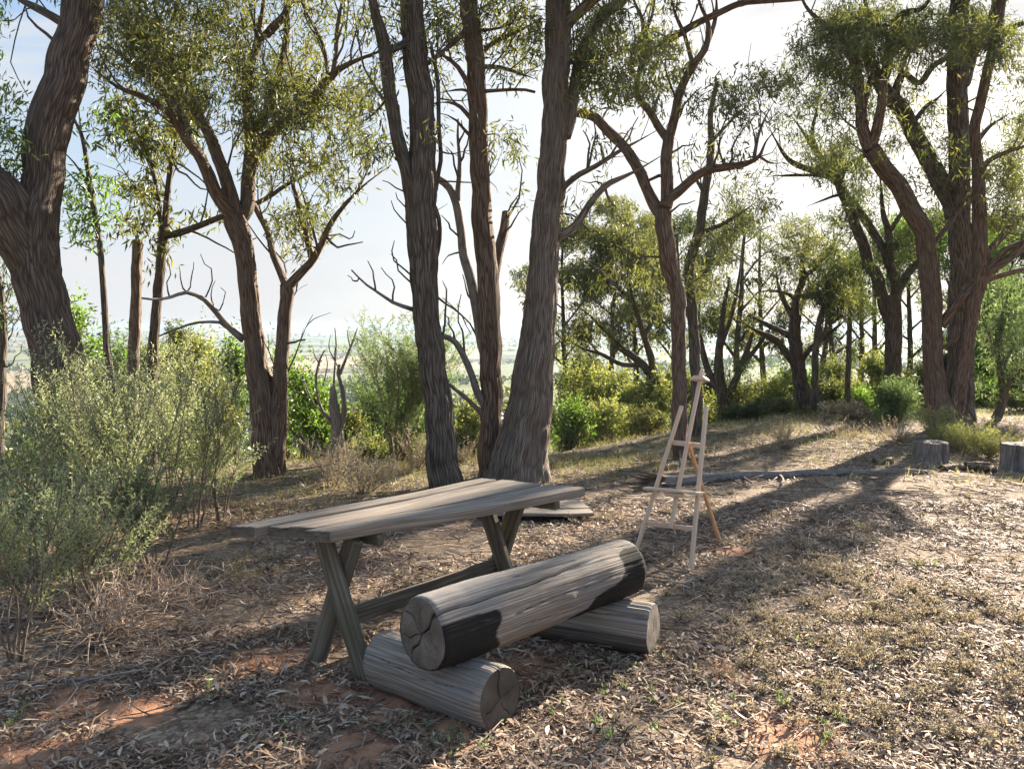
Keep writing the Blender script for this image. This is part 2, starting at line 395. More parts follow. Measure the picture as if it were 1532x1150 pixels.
def ground_mat():
    m, nt, N, Lk = mat('bush_ground')
    a = N.new('ShaderNodeAttribute'); a.attribute_name = 'bc'
    sp = N.new('ShaderNodeSeparateXYZ'); Lk.new(a.outputs['Vector'], sp.inputs[0])
    g = N.new('ShaderNodeNewGeometry')
    pos = g.outputs['Position']

    def noise(sc, det=5, ro=.6, vec=None):
        n = N.new('ShaderNodeTexNoise'); n.inputs['Scale'].default_value = sc; n.inputs['Detail'].default_value = det; n.inputs['Roughness'].default_value = ro
        Lk.new(vec or pos, n.inputs['Vector']); return n

    def mix(f, a_, b_, mode='MIX'):
        x = N.new('ShaderNodeMix'); x.data_type = 'RGBA'; x.blend_type = mode
        for s, v in ((0, f), (6, a_), (7, b_)):
            if isinstance(v, (int, float)): x.inputs[s].default_value = v
            elif isinstance(v, tuple): x.inputs[s].default_value = (*v, 1)
            else: Lk.new(v, x.inputs[s])
        return x.outputs[2]

    def mr(v, a0, a1):
        x = N.new('ShaderNodeMapRange'); x.inputs[1].default_value = a0; x.inputs[2].default_value = a1; Lk.new(v, x.inputs[0]); return x.outputs[0]

    v1 = N.new('ShaderNodeTexVoronoi'); v1.inputs['Scale'].default_value = 34
    nz = noise(9, 3); wv = N.new('ShaderNodeVectorMath'); wv.operation = 'MULTIPLY_ADD'; Lk.new(nz.outputs['Color'], wv.inputs[0]); wv.inputs[1].default_value = (.12, .12, .12); Lk.new(pos, wv.inputs[2])
    Lk.new(wv.outputs[0], v1.inputs['Vector'])
    sepc = N.new('ShaderNodeSeparateColor'); Lk.new(v1.outputs['Color'], sepc.inputs[0])
    lit = ramp(N, [(0, (0.054, 0.037, 0.028)), (.35, (0.150, 0.102, 0.074)), (.6, (0.252, 0.180, 0.132)), (.82, (0.372, 0.292, 0.224)), (1, (0.540, 0.457, 0.376))]); Lk.new(sepc.outputs[0], lit.inputs[0])
    fine = noise(60, 4)
    base = mix(.55, lit.outputs[0], ramp_out(N, Lk, fine.outputs[0], [(.3, (0.078, 0.052, 0.035)), (.5, (0.228, 0.157, 0.099)), (.7, (0.408, 0.313, 0.207))]))
    big = noise(.9, 4)
    base = mix(mr(big.outputs[0], .45, .7), base, mix(1.0, base, (.62, .6, .62), 'MULTIPLY'))
    sand = ramp_out(N, Lk, noise(14, 5).outputs[0], [(.3, (.26, .13, .075)), (.6, (.40, .215, .13)), (.8, (.48, .29, .19))])
    sn = N.new('ShaderNodeMath'); sn.operation = 'MULTIPLY_ADD'; sn.inputs[1].default_value = .8; Lk.new(noise(11, 4).outputs[0], sn.inputs[0]); Lk.new(sp.outputs[0], sn.inputs[2])
    base = mix(mr(sn.outputs[0], .72, .95), base, sand)
    gr = ramp_out(N, Lk, noise(22, 5).outputs[0], [(.3, (.07, .065, .03)), (.5, (.16, .145, .075)), (.7, (.27, .235, .14))])
    gn = N.new('ShaderNodeMath'); gn.operation = 'MULTIPLY'; Lk.new(sp.outputs[1], gn.inputs[0]); Lk.new(mr(noise(1.7, 4).outputs[0], .35, .6), gn.inputs[1])
    base = mix(gn.outputs[0], base, gr)
    # the plain: paddocks and belts of timber
    vf = N.new('ShaderNodeTexVoronoi'); vf.inputs['Scale'].default_value = .0011; 
    ms = N.new('ShaderNodeMapping'); ms.inputs['Scale'].default_value = (1, .62, 0); Lk.new(pos, ms.inputs[0]); Lk.new(ms.outputs[0], vf.inputs['Vector'])
    sc2 = N.new('ShaderNodeSeparateColor'); Lk.new(vf.outputs['Color'], sc2.inputs[0])
    fields = ramp(N, [(0, (.17, .20, .09)), (.3, (.13, .165, .075)), (.5, (.30, .235, .15)), (.7, (.20, .21, .10)), (.85, (.34, .26, .18)), (1, (.15, .18, .08))], 'CONSTANT'); Lk.new(sc2.outputs[0], fields.inputs[0])
    fn = noise(.01, 5)
    fl = mix(.22, fields.outputs[0], ramp_out(N, Lk, fn.outputs[0], [(.35, (.07, .085, .045)), (.65, (.30, .26, .17))]))
    wood = mr(noise(.0022, 4, .55).outputs[0], .56, .60)
    fl = mix(wood, fl, (.045, .055, .03))
    dd = mr(sp.outputs[2], 60, 500)
    hill = ramp_out(N, Lk, noise(.6, 5).outputs[0], [(.3, (.06, .065, .028)), (.7, (.17, .15, .075))])
    mid = mr(sp.outputs[2], 17, 28)
    base = mix(mid, base, hill)
    base = mix(dd, base, fl)
    b = N.new('ShaderNodeBsdfPrincipled'); b.inputs['Roughness'].default_value = .95; b.inputs['Specular IOR Level'].default_value = .15
    Lk.new(base, b.inputs['Base Color'])
    hs = N.new('ShaderNodeMath'); hs.operation = 'ADD'; Lk.new(fine.outputs[0], hs.inputs[0]); Lk.new(sepc.outputs[1], hs.inputs[1])
    bp = N.new('ShaderNodeBump'); bp.inputs['Strength'].default_value = .6; bp.inputs['Distance'].default_value = .015; Lk.new(hs.outputs[0], bp.inputs['Height']); Lk.new(bp.outputs[0], b.inputs['Normal'])
    o = N.new('ShaderNodeOutputMaterial'); Lk.new(b.outputs[0], o.inputs[0])
    return m


def ramp_out(N, Lk, val, stops):
    r = ramp(N, stops); Lk.new(val, r.inputs[0]); return r.outputs[0]


make_ground()

# ------------------------------------------------------------------ camera, sky, sun, air
cam = bpy.data.cameras.new('camera'); co = bpy.data.objects.new('camera', cam); COL.objects.link(co)
co.location = (0, 0, H); co.rotation_euler = (math.pi / 2, 0, 0)
cam.lens = F * 36 / 1532; cam.sensor_width = 36; cam.shift_y = -(575 - HY) / 1532; cam.clip_start = .05; cam.clip_end = 60000
scn.camera = co
SUN_AZ, SUN_EL = math.radians(37.5), math.radians(21.5)
w = bpy.data.worlds.new('World'); scn.world = w; w.use_nodes = True
nt = w.node_tree; N = nt.nodes; Lk = nt.links; N.clear()
sky = N.new('ShaderNodeTexSky'); sky.sky_type = 'NISHITA'; sky.sun_disc = False; sky.sun_elevation = SUN_EL; sky.sun_rotation = SUN_AZ
sky.altitude = 250; sky.air_density = 1.0; sky.dust_density = 1.6; sky.ozone_density = 1.0
tc = N.new('ShaderNodeTexCoord'); mp = N.new('ShaderNodeMapping'); mp.inputs['Scale'].default_value = (1.6, 1.6, 5.5); Lk.new(tc.outputs['Generated'], mp.inputs[0])
n1 = N.new('ShaderNodeTexNoise'); n1.inputs['Scale'].default_value = 1.7; n1.inputs['Detail'].default_value = 8; n1.inputs['Roughness'].default_value = .6; n1.inputs['Distortion'].default_value = .4
Lk.new(mp.outputs[0], n1.inputs['Vector'])
r = ramp(N, [(.47, (0, 0, 0)), (.66, (.85, .85, .85))]); Lk.new(n1.outputs[0], r.inputs[0])
mx = N.new('ShaderNodeMix'); mx.data_type = 'RGBA'; Lk.new(r.outputs[0], mx.inputs[0]); 
dk = N.new('ShaderNodeMix'); dk.data_type = 'RGBA'; dk.blend_type = 'DARKEN'; dk.inputs[0].default_value = .97; Lk.new(sky.outputs[0], dk.inputs[6]); 
sx = N.new('ShaderNodeSeparateXYZ'); Lk.new(tc.outputs['Generated'], sx.inputs[0])
zr = ramp(N, [(.0, (1.68, 1.75, 1.82)), (.12, (1.38, 1.60, 1.80)), (.45, (.50, .98, 1.75))]); Lk.new(sx.outputs['Z'], zr.inputs[0])
dt = N.new('ShaderNodeVectorMath'); dt.operation = 'DOT_PRODUCT'; Lk.new(tc.outputs['Generated'], dt.inputs[0]); dt.inputs[1].default_value = (math.sin(SUN_AZ) * math.cos(SUN_EL), math.cos(SUN_AZ) * math.cos(SUN_EL), math.sin(SUN_EL))
sr = N.new('ShaderNodeMapRange'); sr.inputs[1].default_value = .55; sr.inputs[2].default_value = .98; Lk.new(dt.outputs['Value'], sr.inputs[0])
cm = N.new('ShaderNodeMix'); cm.data_type = 'RGBA'; Lk.new(sr.outputs[0], cm.inputs[0]); Lk.new(zr.outputs[0], cm.inputs[6]); cm.inputs[7].default_value = (2.35, 2.25, 2.1, 1)
Lk.new(cm.outputs[2], dk.inputs[7])
Lk.new(dk.outputs[2], mx.inputs[6]); mx.inputs[7].default_value = (1.75, 1.76, 1.78, 1)
bg = N.new('ShaderNodeBackground'); bg.inputs[1].default_value = .10; Lk.new(mx.outputs[2], bg.inputs[0])
ow = N.new('ShaderNodeOutputWorld'); Lk.new(bg.outputs[0], ow.inputs[0])
sl = bpy.data.lights.new('sun', 'SUN'); sl.energy = 5.0; sl.angle = math.radians(.8); sl.color = (1, .87, .70)
so = bpy.data.objects.new('sun', sl); COL.objects.link(so)
sd = Vector((math.sin(SUN_AZ) * math.cos(SUN_EL), math.cos(SUN_AZ) * math.cos(SUN_EL), math.sin(SUN_EL)))
so.rotation_euler = sd.to_track_quat('Z', 'Y').to_euler(); so.location = (4, 12, 9)
scn.view_settings.view_transform = 'Standard'; scn.view_settings.look = 'None'; scn.view_settings.exposure = 2.3; scn.view_settings.gamma = 1
scn.cycles.max_bounces = 6; scn.cycles.diffuse_bounces = 4; scn.cycles.glossy_bounces = 2; scn.cycles.transmission_bounces = 4; scn.cycles.volume_bounces = 0; scn.cycles.transparent_max_bounces = 4
scn.cycles.use_denoising = True; scn.cycles.use_adaptive_sampling = True; scn.cycles.adaptive_threshold = .03
try: scn.cycles.denoiser = 'OPENIMAGEDENOISE'
except Exception: pass

def haze():
    mb = MB(); s = 33000.; a, b = -143., 13.
    V = [(x, y, z) for z in (a, b) for y in (-s, s) for x in (-s, s)]
    mb.add(V, [np.array([(0, 2, 3, 1), (4, 5, 7, 6), (0, 1, 5, 4), (2, 6, 7, 3), (0, 4, 6, 2), (1, 3, 7, 5)])])
    m, nt, N, Lk = mat('air')
    v = N.new('ShaderNodeVolumePrincipled'); v.inputs['Color'].default_value = (.36, .47, .62, 1); v.inputs['Density'].default_value = HAZE; v.inputs['Anisotropy'].default_value = .35
    o = N.new('ShaderNodeOutputMaterial'); Lk.new(v.outputs[0], o.inputs['Volume'])
    ob = mb.build('haze', m, smooth=False); ob['kind'] = 'stuff'
HAZE = 7.5e-5
haze()


# gaps in the canopy: where the photograph has sunlit patches the sprays above them are thinner (centre, radius, share cut)
GAPS = [(gpt(x, y) + [0, 0, zz], r_, q_) for x, y, zz, r_, q_ in [
    (230, 1005, 0, .22, .9), (300, 975, 0, .2, .9), (370, 945, 0, .2, .9), (440, 920, 0, .2, .9), (520, 895, 0, .2, .9), (620, 870, 0, .22, .9), (690, 850, 0, .22, .9), (760, 815, 0, .25, .9),
    (205, 1050, 0, .25, .9), (90, 1060, 0, .25, .9), (60, 1120, 0, .2, .9), (120, 1010, 0, .25, .8), (560, 1010, 0, .2, .85), (480, 1010, 0, .15, .85),
    (1200, 780, 0, .6, .5), (1000, 780, 0, .6, .6), (1350, 800, 0, .5, .45), (1250, 900, 0, .4, .5), (1400, 960, 0, .35, .4), (1150, 980, 0, .3, .5), (1300, 1060, 0, .3, .4), (900, 800, 0, .5, .6),
    (400, 745, 0, .6, .8), (560, 740, 0, .5, .8), (900, 720, 0, .7, .7)]]
GAPS = [(c, r_, q_ * .75) for c, r_, q_ in GAPS]
GAPS += [(np.array(c), r_, q_ * .96) for c, r_, q_ in [((-2.6, 6.4, 1.0), .75, .9), ((-2.1, 7.2, .9), .7, .9), ((-3.3, 6.0, .8), .6, .85), ((-2.4, 5.4, .5), .5, .85), ((-3.0, 5.5, .9), .6, .9), ((-2.2, 6.2, 1.2), .5, .9), ((-1.9, 6.8, .6), .5, .9), ((-2.6, 8.0, 1.0), .6, .85),
    ((-.9, 4.6, .74), .4, .96), ((-.5, 4.95, .74), .3, .96), ((-.3, 5.3, .74), .3, .96), ((.1, 5.25, .74), .4, .96), ((-.25, 3.95, .5), .38, .96), ((.1, 4.3, .5), .38, .96), ((.5, 4.7, .5), .38, .96), ((1.2, 6.4, .7), .5, .8)]]
GAPS += [(at(x, y, Y), r_ * 1.15, .95) for x, y, Y, r_ in [(852, 560, 17.5, .6), (900, 565, 17.6, .8), (966, 580, 16.6, .7), (852, 630, 13.4, .5), (905, 630, 14, .6), (968, 640, 14.6, .6), (1150, 575, 21.5, .8), (1100, 590, 19.5, .8), (1254, 550, 23, .8), (1290, 600, 20.5, .7), (462, 590, 12.4, .7), (424, 560, 13.6, .5), (344, 530, 13.2, .5), (292, 500, 16, .7), (222, 520, 15, .6), (118, 450, 14.5, .7), (578, 560, 11.3, .7), (560, 610, 13.8, .7), (616, 630, 13, .5), (1015, 560, 20.5, .8), (880, 540, 21, .8), (1196, 570, 24, .8), (1304, 550, 25, .8)]]
GC = np.array([g[0] for g in GAPS]); GR = np.array([g[1] for g in GAPS]); GQ = np.array([g[2] for g in GAPS]); SD = np.array(sd)


def sunlit_cut(T):
    d = T[:, None] - GC[None]; a = d @ SD
    per = np.linalg.norm(d - a[..., None] * SD, axis=2)
    p = (GQ * (per < GR + .16) * (a > 0)).max(1)
    return RNG.random(len(T)) > p


# ------------------------------------------------------------------ trees traced in the photograph
class Tree:
    def __init__(s, name, label, Y, bark, leaf, cat='tree', leafL=.10, leafW=.021, group=None):
        s.Y = Y; s.bark = bark; s.leaf = leaf; s.L = leafL; s.W = leafW
        s.sk = []; s.px = []                      # skeleton points (world, radius) and (px, py, Y)
        s.name = name; s.label = label; s.cat = cat; s.group = group; s.root = None
        s.twP = []; s.twR = []; s.lv = MB(); s.nodes = None

    def depth_at(s, x, y):
        if not s.px: return s.Y
        a = np.array(s.px); i = np.argmin((a[:, 0] - x) ** 2 + (a[:, 1] - y) ** 2)
        return a[i, 2]

    def limb(s, kind, pts, dY=0.0, r=None, sides=None, rough=1.0):
        """pts (x, y[, r px]) along the limb; r=(start, end) px when not given per point"""
        pts = [list(p) for p in pts]
        n = len(pts)
        if r is not None:
            for i, p in enumerate(pts):
                pts[i] = [p[0], p[1], r[0] + (r[1] - r[0]) * (i / max(n - 1, 1)) ** .8]
        Y0 = s.Y if kind == 'trunk' and not s.px else s.depth_at(*pts[0][:2])
        W = []
        for i, (x, y, rr) in enumerate(pts):
            Yk = Y0 + dY * (i / max(n - 1, 1)) ** 1.15
            W.append(np.append(at(x, y, Yk), rr * Yk / F))
        W = np.array(W)
        if kind == 'trunk' and s.root is None:
            b = W[0].copy(); g = float(zg(b[0], b[1]))
            if b[2] > g + .05:
                d = W[0] - W[1]; tt = (b[2] - g) / max(-d[2], .05)
                d = np.clip(d[:2] / max(-d[2], .05), -.35, .35) * (b[2] - g)
                W = np.vstack([[b[0] + d[0], b[1] + d[1], g - .12, b[3] * 1.25], W])
            else:
                W[0, 2] = g - .12
            s.root = thing(s.name, s.label, s.cat, (W[0, 0], W[0, 1], g), s.group)
        ln = np.linalg.norm(np.diff(W[:, :3], axis=0), axis=1).sum()
        big = W[:, 3].max() > .07
        step = .05 if big else .10
        k = int(np.clip(ln / step, 6, 160))
        C = spline(W, k)
        if kind == 'limb' and r is not None and r[1] / r[0] < .65: C[:, 3] *= 1 - .78 * sm(.5, 1, np.linspace(0, 1, k))
        C[:, 3] = np.maximum(C[:, 3], .004)
        sd_ = sides or (64 if W[:, 3].max() > .16 else 20 if big else 9 if W[:, 3].max() > .03 else 6)
        # a natural wander, small beside the radius
        wob = np.array([[mn.noise(Vector((i * .17 + j * 31.7, len(s.px) * .37, j * 9.1))) for j in range(3)] for i in range(k)])
        amp = np.minimum(C[:, 3] * .25, .03)[:, None] * (np.linspace(0, 1, k)[:, None] if kind != 'trunk' else 1)
        P = C[:, :3] + wob * amp
        th = np.linspace(0, 2 * np.pi, sd_, endpoint=False)
        S = np.linspace(0, ln, k)
        R = np.repeat(C[:, 3][:, None], sd_, 1)
        ph = RNG.random(6) * 6.3
        T, SS = th[None], S[:, None]
        fl = .05 * np.sin(2 * T + ph[0] + .9 * SS) + .045 * np.sin(3 * T + ph[1] - .7 * SS) + .03 * np.sin(5 * T + ph[2] + 1.1 * SS) + .02 * np.sin(8 * T + ph[3] - .5 * SS)
        fl = fl + .10 * (fbm(S * 2.3 + ph[4] * 10, S * 0 + ph[5] * 3, 3) - .5)[:, None]
        if big:
            x = np.cos(T) * R; y = np.sin(T) * R
            q = fbm(x * 46 + 40 + ph[0], SS * 3.0 + y * 9 + ph[1], 3) * .5 + fbm(y * 46 + 60 + ph[2], SS * 3.0 + x * 9 + ph[3], 3) * .5
            ridge = 1 - np.abs(q - .5) * 9
            fl = fl + np.clip(ridge, -1, 1) * np.minimum(.013 / R, .09) * rough
        R = R * (1 + fl)
        mb = MB(); tubes(mb, P[None], R[None], sd_)
        mb.build('trunk' if kind == 'trunk' else ('dead_limb' if kind == 'dead' else 'limb'), DEADWOOD if kind == 'dead' else s.bark, s.root)
        for i in range(0, k, 2):
            p = P[i]; s.px.append((CX + p[0] / p[1] * F, HY - (p[2] - H) / p[1] * F, p[1]))
            if kind != 'dead': s.sk.append((p[0], p[1], p[2], C[i, 3]))
        if kind == 'limb' and C[:, 3].max() < .16:
            td = nrm(P[-1] - P[0])
            for u in np.arange(.18, 1.0, .30 / max(ln, .3)):
                if RNG.random() < .25 or not sunlit_cut(P[int(u * (k - 1))][None])[0]: continue
                i = int(u * (k - 1)); Lb = RNG.uniform(.35, 1.15) * (1.15 - .5 * u); r0 = min(C[i, 3] * .45, .008 + .007 * Lb)
                d = nrm(nrm(rv(1)[0]) * .75 + td * .6 + np.array([0, 0, .75])); b = P[i]
                m = spline(np.array([b, b + d * Lb * .4 + rv(1)[0] * .05 * Lb, b + d * Lb * .75 + np.array([0, 0, .08 * Lb]) + rv(1)[0] * .06 * Lb, b + d * Lb + np.array([0, 0, .2 * Lb]) + rv(1)[0] * .05 * Lb]), 6)
                s.twP.append(m); s.twR.append(np.linspace(r0, .003, 6))
                for q in m[2:]: s.sk.append((*q, .005))
                for _ in range(2):
                    j = RNG.integers(2, 5); e = nrm(d + nrm(rv(1)[0]) * .9) * Lb * RNG.uniform(.25, .5)
                    s.twP.append(spline(np.array([m[j], m[j] + e * .5 + rv(1)[0] * .03, m[j] + e]), 6)); s.twR.append(np.linspace(r0 * .45, .0022, 6)); s.sk.append((*(m[j] + e), .004))
        return s

    def twigs(s, pts, dY=0.0, r=(2, .8)):          # thin bare twigs that stay in the crown mesh
        pts = np.array(pts, float); n = len(pts)
        Y0 = s.depth_at(*pts[0])
        W = np.array([np.append(at(x, y, Y0 + dY * i / (n - 1)), (r[0] + (r[1] - r[0]) * i / (n - 1)) * Y0 / F) for i, (x, y) in enumerate(pts)])
        a = np.array(s.px); i = np.argmin((a[:, 0] - pts[0][0]) ** 2 + (a[:, 1] - pts[0][1]) ** 2)
        if np.hypot(a[i, 0] - pts[0][0], a[i, 1] - pts[0][1]) < 40: W[0, :3] = at(*a[i])
        C = spline(W, 6)
        C[1:-1, :3] += rv(4) * .012
        s.twP.append(C[:, :3]); s.twR.append(np.maximum(C[:, 3], .002))

    def crown(s, blobs, dens=1.0, spread=1.2, per=11, lmats=None, droop=1.0, twr=1.0):
        """blobs (x, y, rx, ry[, weight[, dY]]): where the photograph shows leaf"""
        sk = np.array(s.sk)
        targets = []
        for b in blobs:
            x, y, rx, ry = b[:4]; wt = b[4] if len(b) > 4 else 1; dY = b[5] if len(b) > 5 else 0
            Yb = s.depth_at(x, y) * .6 + s.Y * .4 + dY
            am = rx * ry * (Yb / F) ** 2 * math.pi
            n = max(3, int(am * 118 * dens * wt * min(1, spread + .3)))
            a = RNG.random(n) * 6.283; q = np.sqrt(RNG.random(n)) * (1 + .18 * RNG.normal(size=n))
            yy = Yb + RNG.normal(size=n) * spread * .55
            for k in range(n):
                targets.append(at(x + math.cos(a[k]) * q[k] * rx, y + math.sin(a[k]) * q[k] * ry, max(yy[k], 3)))
        T = np.array(targets); T = T[sunlit_cut(T)]
        d0 = np.array([np.min(((sk[:, :3] - t) ** 2).sum(1)) for t in T])
        T = T[np.argsort(d0)]
        nodes = np.zeros((len(sk) + 3 * len(T), 4)); nodes[:len(sk)] = sk; cnt = len(sk)
        tp = []; tr = []; ends = []; dirs = []
        for t in T:
            dv = nodes[:cnt, :3] - t
            dist = (dv ** 2).sum(1) + .35 * np.maximum(dv[:, 2], 0) ** 2
            i = np.argmin(dist); p = nodes[i, :3]; L = np.linalg.norm(t - p)
            if L < .03: continue
            up = np.array([0, 0, .16 * L]); j = RNG.normal(size=(2, 3)) * .07 * L
            m1 = p + (t - p) * .35 + up * .8 + j[0]; m2 = p + (t - p) * .7 + up + j[1]
            ra = min(max(nodes[i, 3] * .7, .003), .007 + .015 * L) * twr; rb = .0022
            tp.append([p, m1, m2, t]); tr.append([ra, ra * .72 + rb * .28, ra * .42 + rb * .58, rb])
            nodes[cnt] = [*m1, ra * .72]; nodes[cnt + 1] = [*m2, ra * .5]; nodes[cnt + 2] = [*t, rb]; cnt += 3
            ends.append(t); dirs.append(nrm(t - m2))
        s.twP += [spline(np.array(q), 6) for q in tp]
        s.twR += [np.interp(np.linspace(0, 3, 6), range(4), q) for q in tr]
        E = np.array(ends); Dv = np.array(dirs); n = len(E)
        per_n = np.maximum(3, (1.55 * per * (.5 + RNG.random(n))).astype(int))
        idx = np.repeat(np.arange(n), per_n); k = len(idx)
        back = RNG.random(k)[:, None] ** .8
        C = E[idx] - Dv[idx] * back * .30 + rv(k) * [.068, .068, .07]
        D = rv(k) * .75 + Dv[idx] * .3 + np.array([0, 0, -.75]) * droop
        sz = RNG.uniform(.6, 1.25, k)
        tn = np.clip(.42 + .16 * RNG.normal(size=n)[idx] + .17 * RNG.normal(size=k), 0, 1)
        mi = np.zeros(k, int)
        if lmats is not None:
            mi = (RNG.random(n) < lmats[1]).astype(int)[idx]
        for u in (0, 1):
            q = mi == u
            if q.any(): leaves(s.lv, C[q], D[q], rv(q.sum()), s.L * sz[q], s.W * sz[q], tn[q], u)
        s.lm = [s.leaf, lmats[0] if lmats else s.leaf]
        return s

    def done(s):
        mb = MB()
        if s.twP:
            n0 = len(s.lm) if s.lv.n else 0
            tubes(s.lv, np.array(s.twP), np.array(s.twR), 4, cap=False, mat=n0)
            s.lv.build('crown', (s.lm if n0 else []) + [TWIG], s.root, smooth=False)
        return s


def ln(*a):                                       # "x,y x,y ..." -> points
    return [tuple(float(v) for v in p.split(',')) for p in a[0].split()]


# ---- the big gum at the left edge
t = Tree('gum_tree', 'massive rough barked gum trunk leaning right at the left edge above feathery shrubs', 8.6, BARK_BROWN, GREENL, leafL=.10)
t.limb('trunk', ln('120,745,43 112,700,40 94,608,36 84,535,34 64,450,33 50,385,35 52,330,34 62,278,29 70,209,31 90,139,30 110,70,26 127,0,26 148,-90,24 160,-170,22'))
t.limb('limb', ln('52,395,34 25,345,36 0,297,36 -45,255,33 -110,190,30'), -.5)
t.limb('limb', ln('112,62 94,35 59,14 31,0 -10,-25'), .8, (8, 4))
t.twigs(ln('88,68 66,50 45,26 38,10'), .2, (3, 1)); t.twigs(ln('38,30 20,27 0,32'), .1, (1.2, .7)); t.twigs(ln('33,32 18,75 25,120 42,145'), .2, (1.2, .6))
t.crown([(14, 205, 28, 45, 1.3), (8, 150, 18, 24), (22, 255, 26, 26), (10, 430, 18, 45, .7, 1.5), (40, -20, 50, 20), (150, -70, 70, 60), (-60, 80, 60, 90), (100, -120, 100, 60)], .9, .5, 12)
t.done()

# ---- the red gum with two stems behind the shrubs
t = Tree('gum_tree', 'red barked gum forking into two stems, behind the left end of the table', 10.2, BARK_RED, GUM, leafL=.11)
t.limb('trunk', ln('402,732,27 402,717,24 400,660,21 392,589,18 382,520,14 376,467,13 367,380,13 356,340,15 351,323,14'))
t.limb('limb', ln('406,700,17 414,640,14.5 417,600,12 419,554,10.5 425,484,9.5 429,436,10 430,425,10'), .0)
t.limb('limb', ln('351,325 323,289 301,237 275,202 257,167 235,120'), -.9, (12, 4))
t.limb('limb', ln('352,322 344,285 323,226 310,195 278,139 250,83 240,49 230,0 225,-60'), .3, (11, 4))
t.limb('limb', ln('354,326 369,313 372,264 376,209 372,167 372,120 385,60 395,0 400,-70'), .9, (12, 5))
t.limb('limb', ln('371,268 387,223 425,181 467,150 495,115 519,97 561,80 596,66'), -.8, (10, 5))
t.limb('limb', ln('377,200 400,165 415,120 428,60 432,0 440,-60'), .5, (8, 4))
t.limb('limb', ln('275,204 250,167 216,146 174,129 133,97'), -.4, (6, 3.4))
t.limb('limb', ln('282,200 261,153 230,125 209,104 174,77 139,52'), .4, (7, 3.6))
t.limb('limb', ln('429,432 418,404 408,380 401,348 387,320 380,306'), .5, (6, 4))
t.limb('limb', ln('430,430 450,408 467,390 481,365 495,334 519,303 547,275 585,247'), -.7, (8, 2.5))
t.limb('limb', ln('467,388 453,334 441,285 436,271 430,235'), .3, (5, 2.5))
t.limb('limb', ln('497,118 502,87 505,42 512,0 514,-40'), .2, (4.5, 2.5))
t.limb('limb', ln('492,120 484,70 467,35 453,10 445,-30'), .5, (3.6, 2))
t.limb('limb', ln('400,55 415,40 429,22 440,-5'), -.2, (4, 2.5)); t.limb('limb', ln('376,84 401,45 422,24 432,0 440,-40'), .2, (5, 3))
t.limb('dead', ln('364,508 341,488 320,463 303,446 278,437 257,444 236,448 212,446'), -.9, (6, 1.6))
t.limb('dead', ln('340,490 327,482 292,483 257,495 238,503'), -.4, (3, 1.2))
for q in ('303,446 312,432 318,408 306,394 300,380', '320,463 316,440 322,420', '278,437 270,420 268,398', '257,444 250,425 255,405 248,390', '290,441 286,415 290,392', '331,478 335,450 330,430'):
    t.twigs(ln(q), .1, (1.4, .5))
t.twigs(ln('483,362 500,367 519,367 543,362'), 0, (2.4, .8)); t.twigs(ln('522,366 527,355 531,345'), 0, (1.3, .6)); t.twigs(ln('425,520 440,510 457,508'), -.2, (2.2, 1.2))
t.crown([(195, 65, 55, 60), (175, 20, 40, 40), (270, 50, 70, 65, 1.15), (345, 50, 60, 65), (330, 120, 60, 50), (420, 130, 70, 55, 1.2), (400, 190, 55, 40), (460, 40, 60, 45, .6), (250, 120, 40, 45), (300, 175, 45, 40, .8),
         (470, 170, 60, 45, 1.1), (520, 200, 45, 50, .9), (540, 150, 35, 45, .5), (440, 245, 45, 35, .8), (475, 330, 38, 30, .8), (430, 330, 30, 38, .8), (440, 375, 30, 20, .5), (505, 270, 40, 32, .6), (385, 255, 25, 40, .5),
         (160, 110, 30, 30, .5), (300, -60, 120, 60), (440, -60, 90, 55), (190, -50, 70, 50), (550, 30, 30, 40, .4)], 1.0, 1.3, 13, (GUMY, .16))
t.done()

# ---- thin stems between the left gum and the red gum
t = Tree('gum_sapling', 'slender gum with a low fork and long limb sweeping right, left of red gum', 12.6, BARK_BROWN, GUM, leafL=.15, leafW=.036)
t.limb('trunk', ln('226,620,8 228,536,7.5 231,495,7 236,432,7 240,400,7 242,360,7 247,340,6'))
t.limb('limb', ln('247,348 250,296 257,243 264,209 266,160 262,110'), .3, (5.5, 2))
t.limb('limb', ln('246,352 268,348 299,337 334,323 370,310 400,296 430,276 460,261 488,240 519,209 575,177'), -1.2, (6, 1.8))
t.limb('limb', ln('243,355 236,296 226,243 209,205 188,181 175,165'), .4, (4, 1.5))
t.twigs(ln('250,250 275,262 300,280 316,285'), -.3, (1.8, .8)); t.twigs(ln('255,235 285,255 330,290'), -.2, (1.8, .8)); t.twigs(ln('290,341 320,360 350,378'), -.2, (1.8, .9)); t.twigs(ln('246,345 225,300 200,290 160,270'), .3, (1.6, .7))
t.crown([(195, 185, 48, 40, .55), (165, 170, 25, 30, .5), (210, 290, 42, 26, .6), (235, 225, 40, 40, .6), (270, 180, 30, 50, .7), (255, 110, 40, 40, .6), (205, 345, 32, 28, .5), (265, 150, 22, 40, .6), (250, 370, 18, 20, .4), (225, 395, 16, 16, .4), (300, 320, 30, 25, .25)], 1.0, .8, 10, (GUMY, .22))
t.done()
t = Tree('gum_sapling', 'thin dark crooked sapling with few leaves, right of the massive left gum', 11.4, BARK_DARK, GREENL, leafL=.12, leafW=.03)
t.limb('trunk', ln('166,560,5 160,530,4.8 156,467,4.6 151,380,4.2 139,306,4 130,243,3.6 122,202,3 110,177,2.2'))
t.twigs(ln('125,215 118,180 119,150'), .2, (1.6, .6)); t.twigs(ln('136,290 120,255 100,232 93,226'), -.3, (2, .8)); t.twigs(ln('138,305 115,270 95,250'), .2, (1.5, .6)); t.twigs(ln('151,385 135,372 120,362'), .1, (1.4, .6))
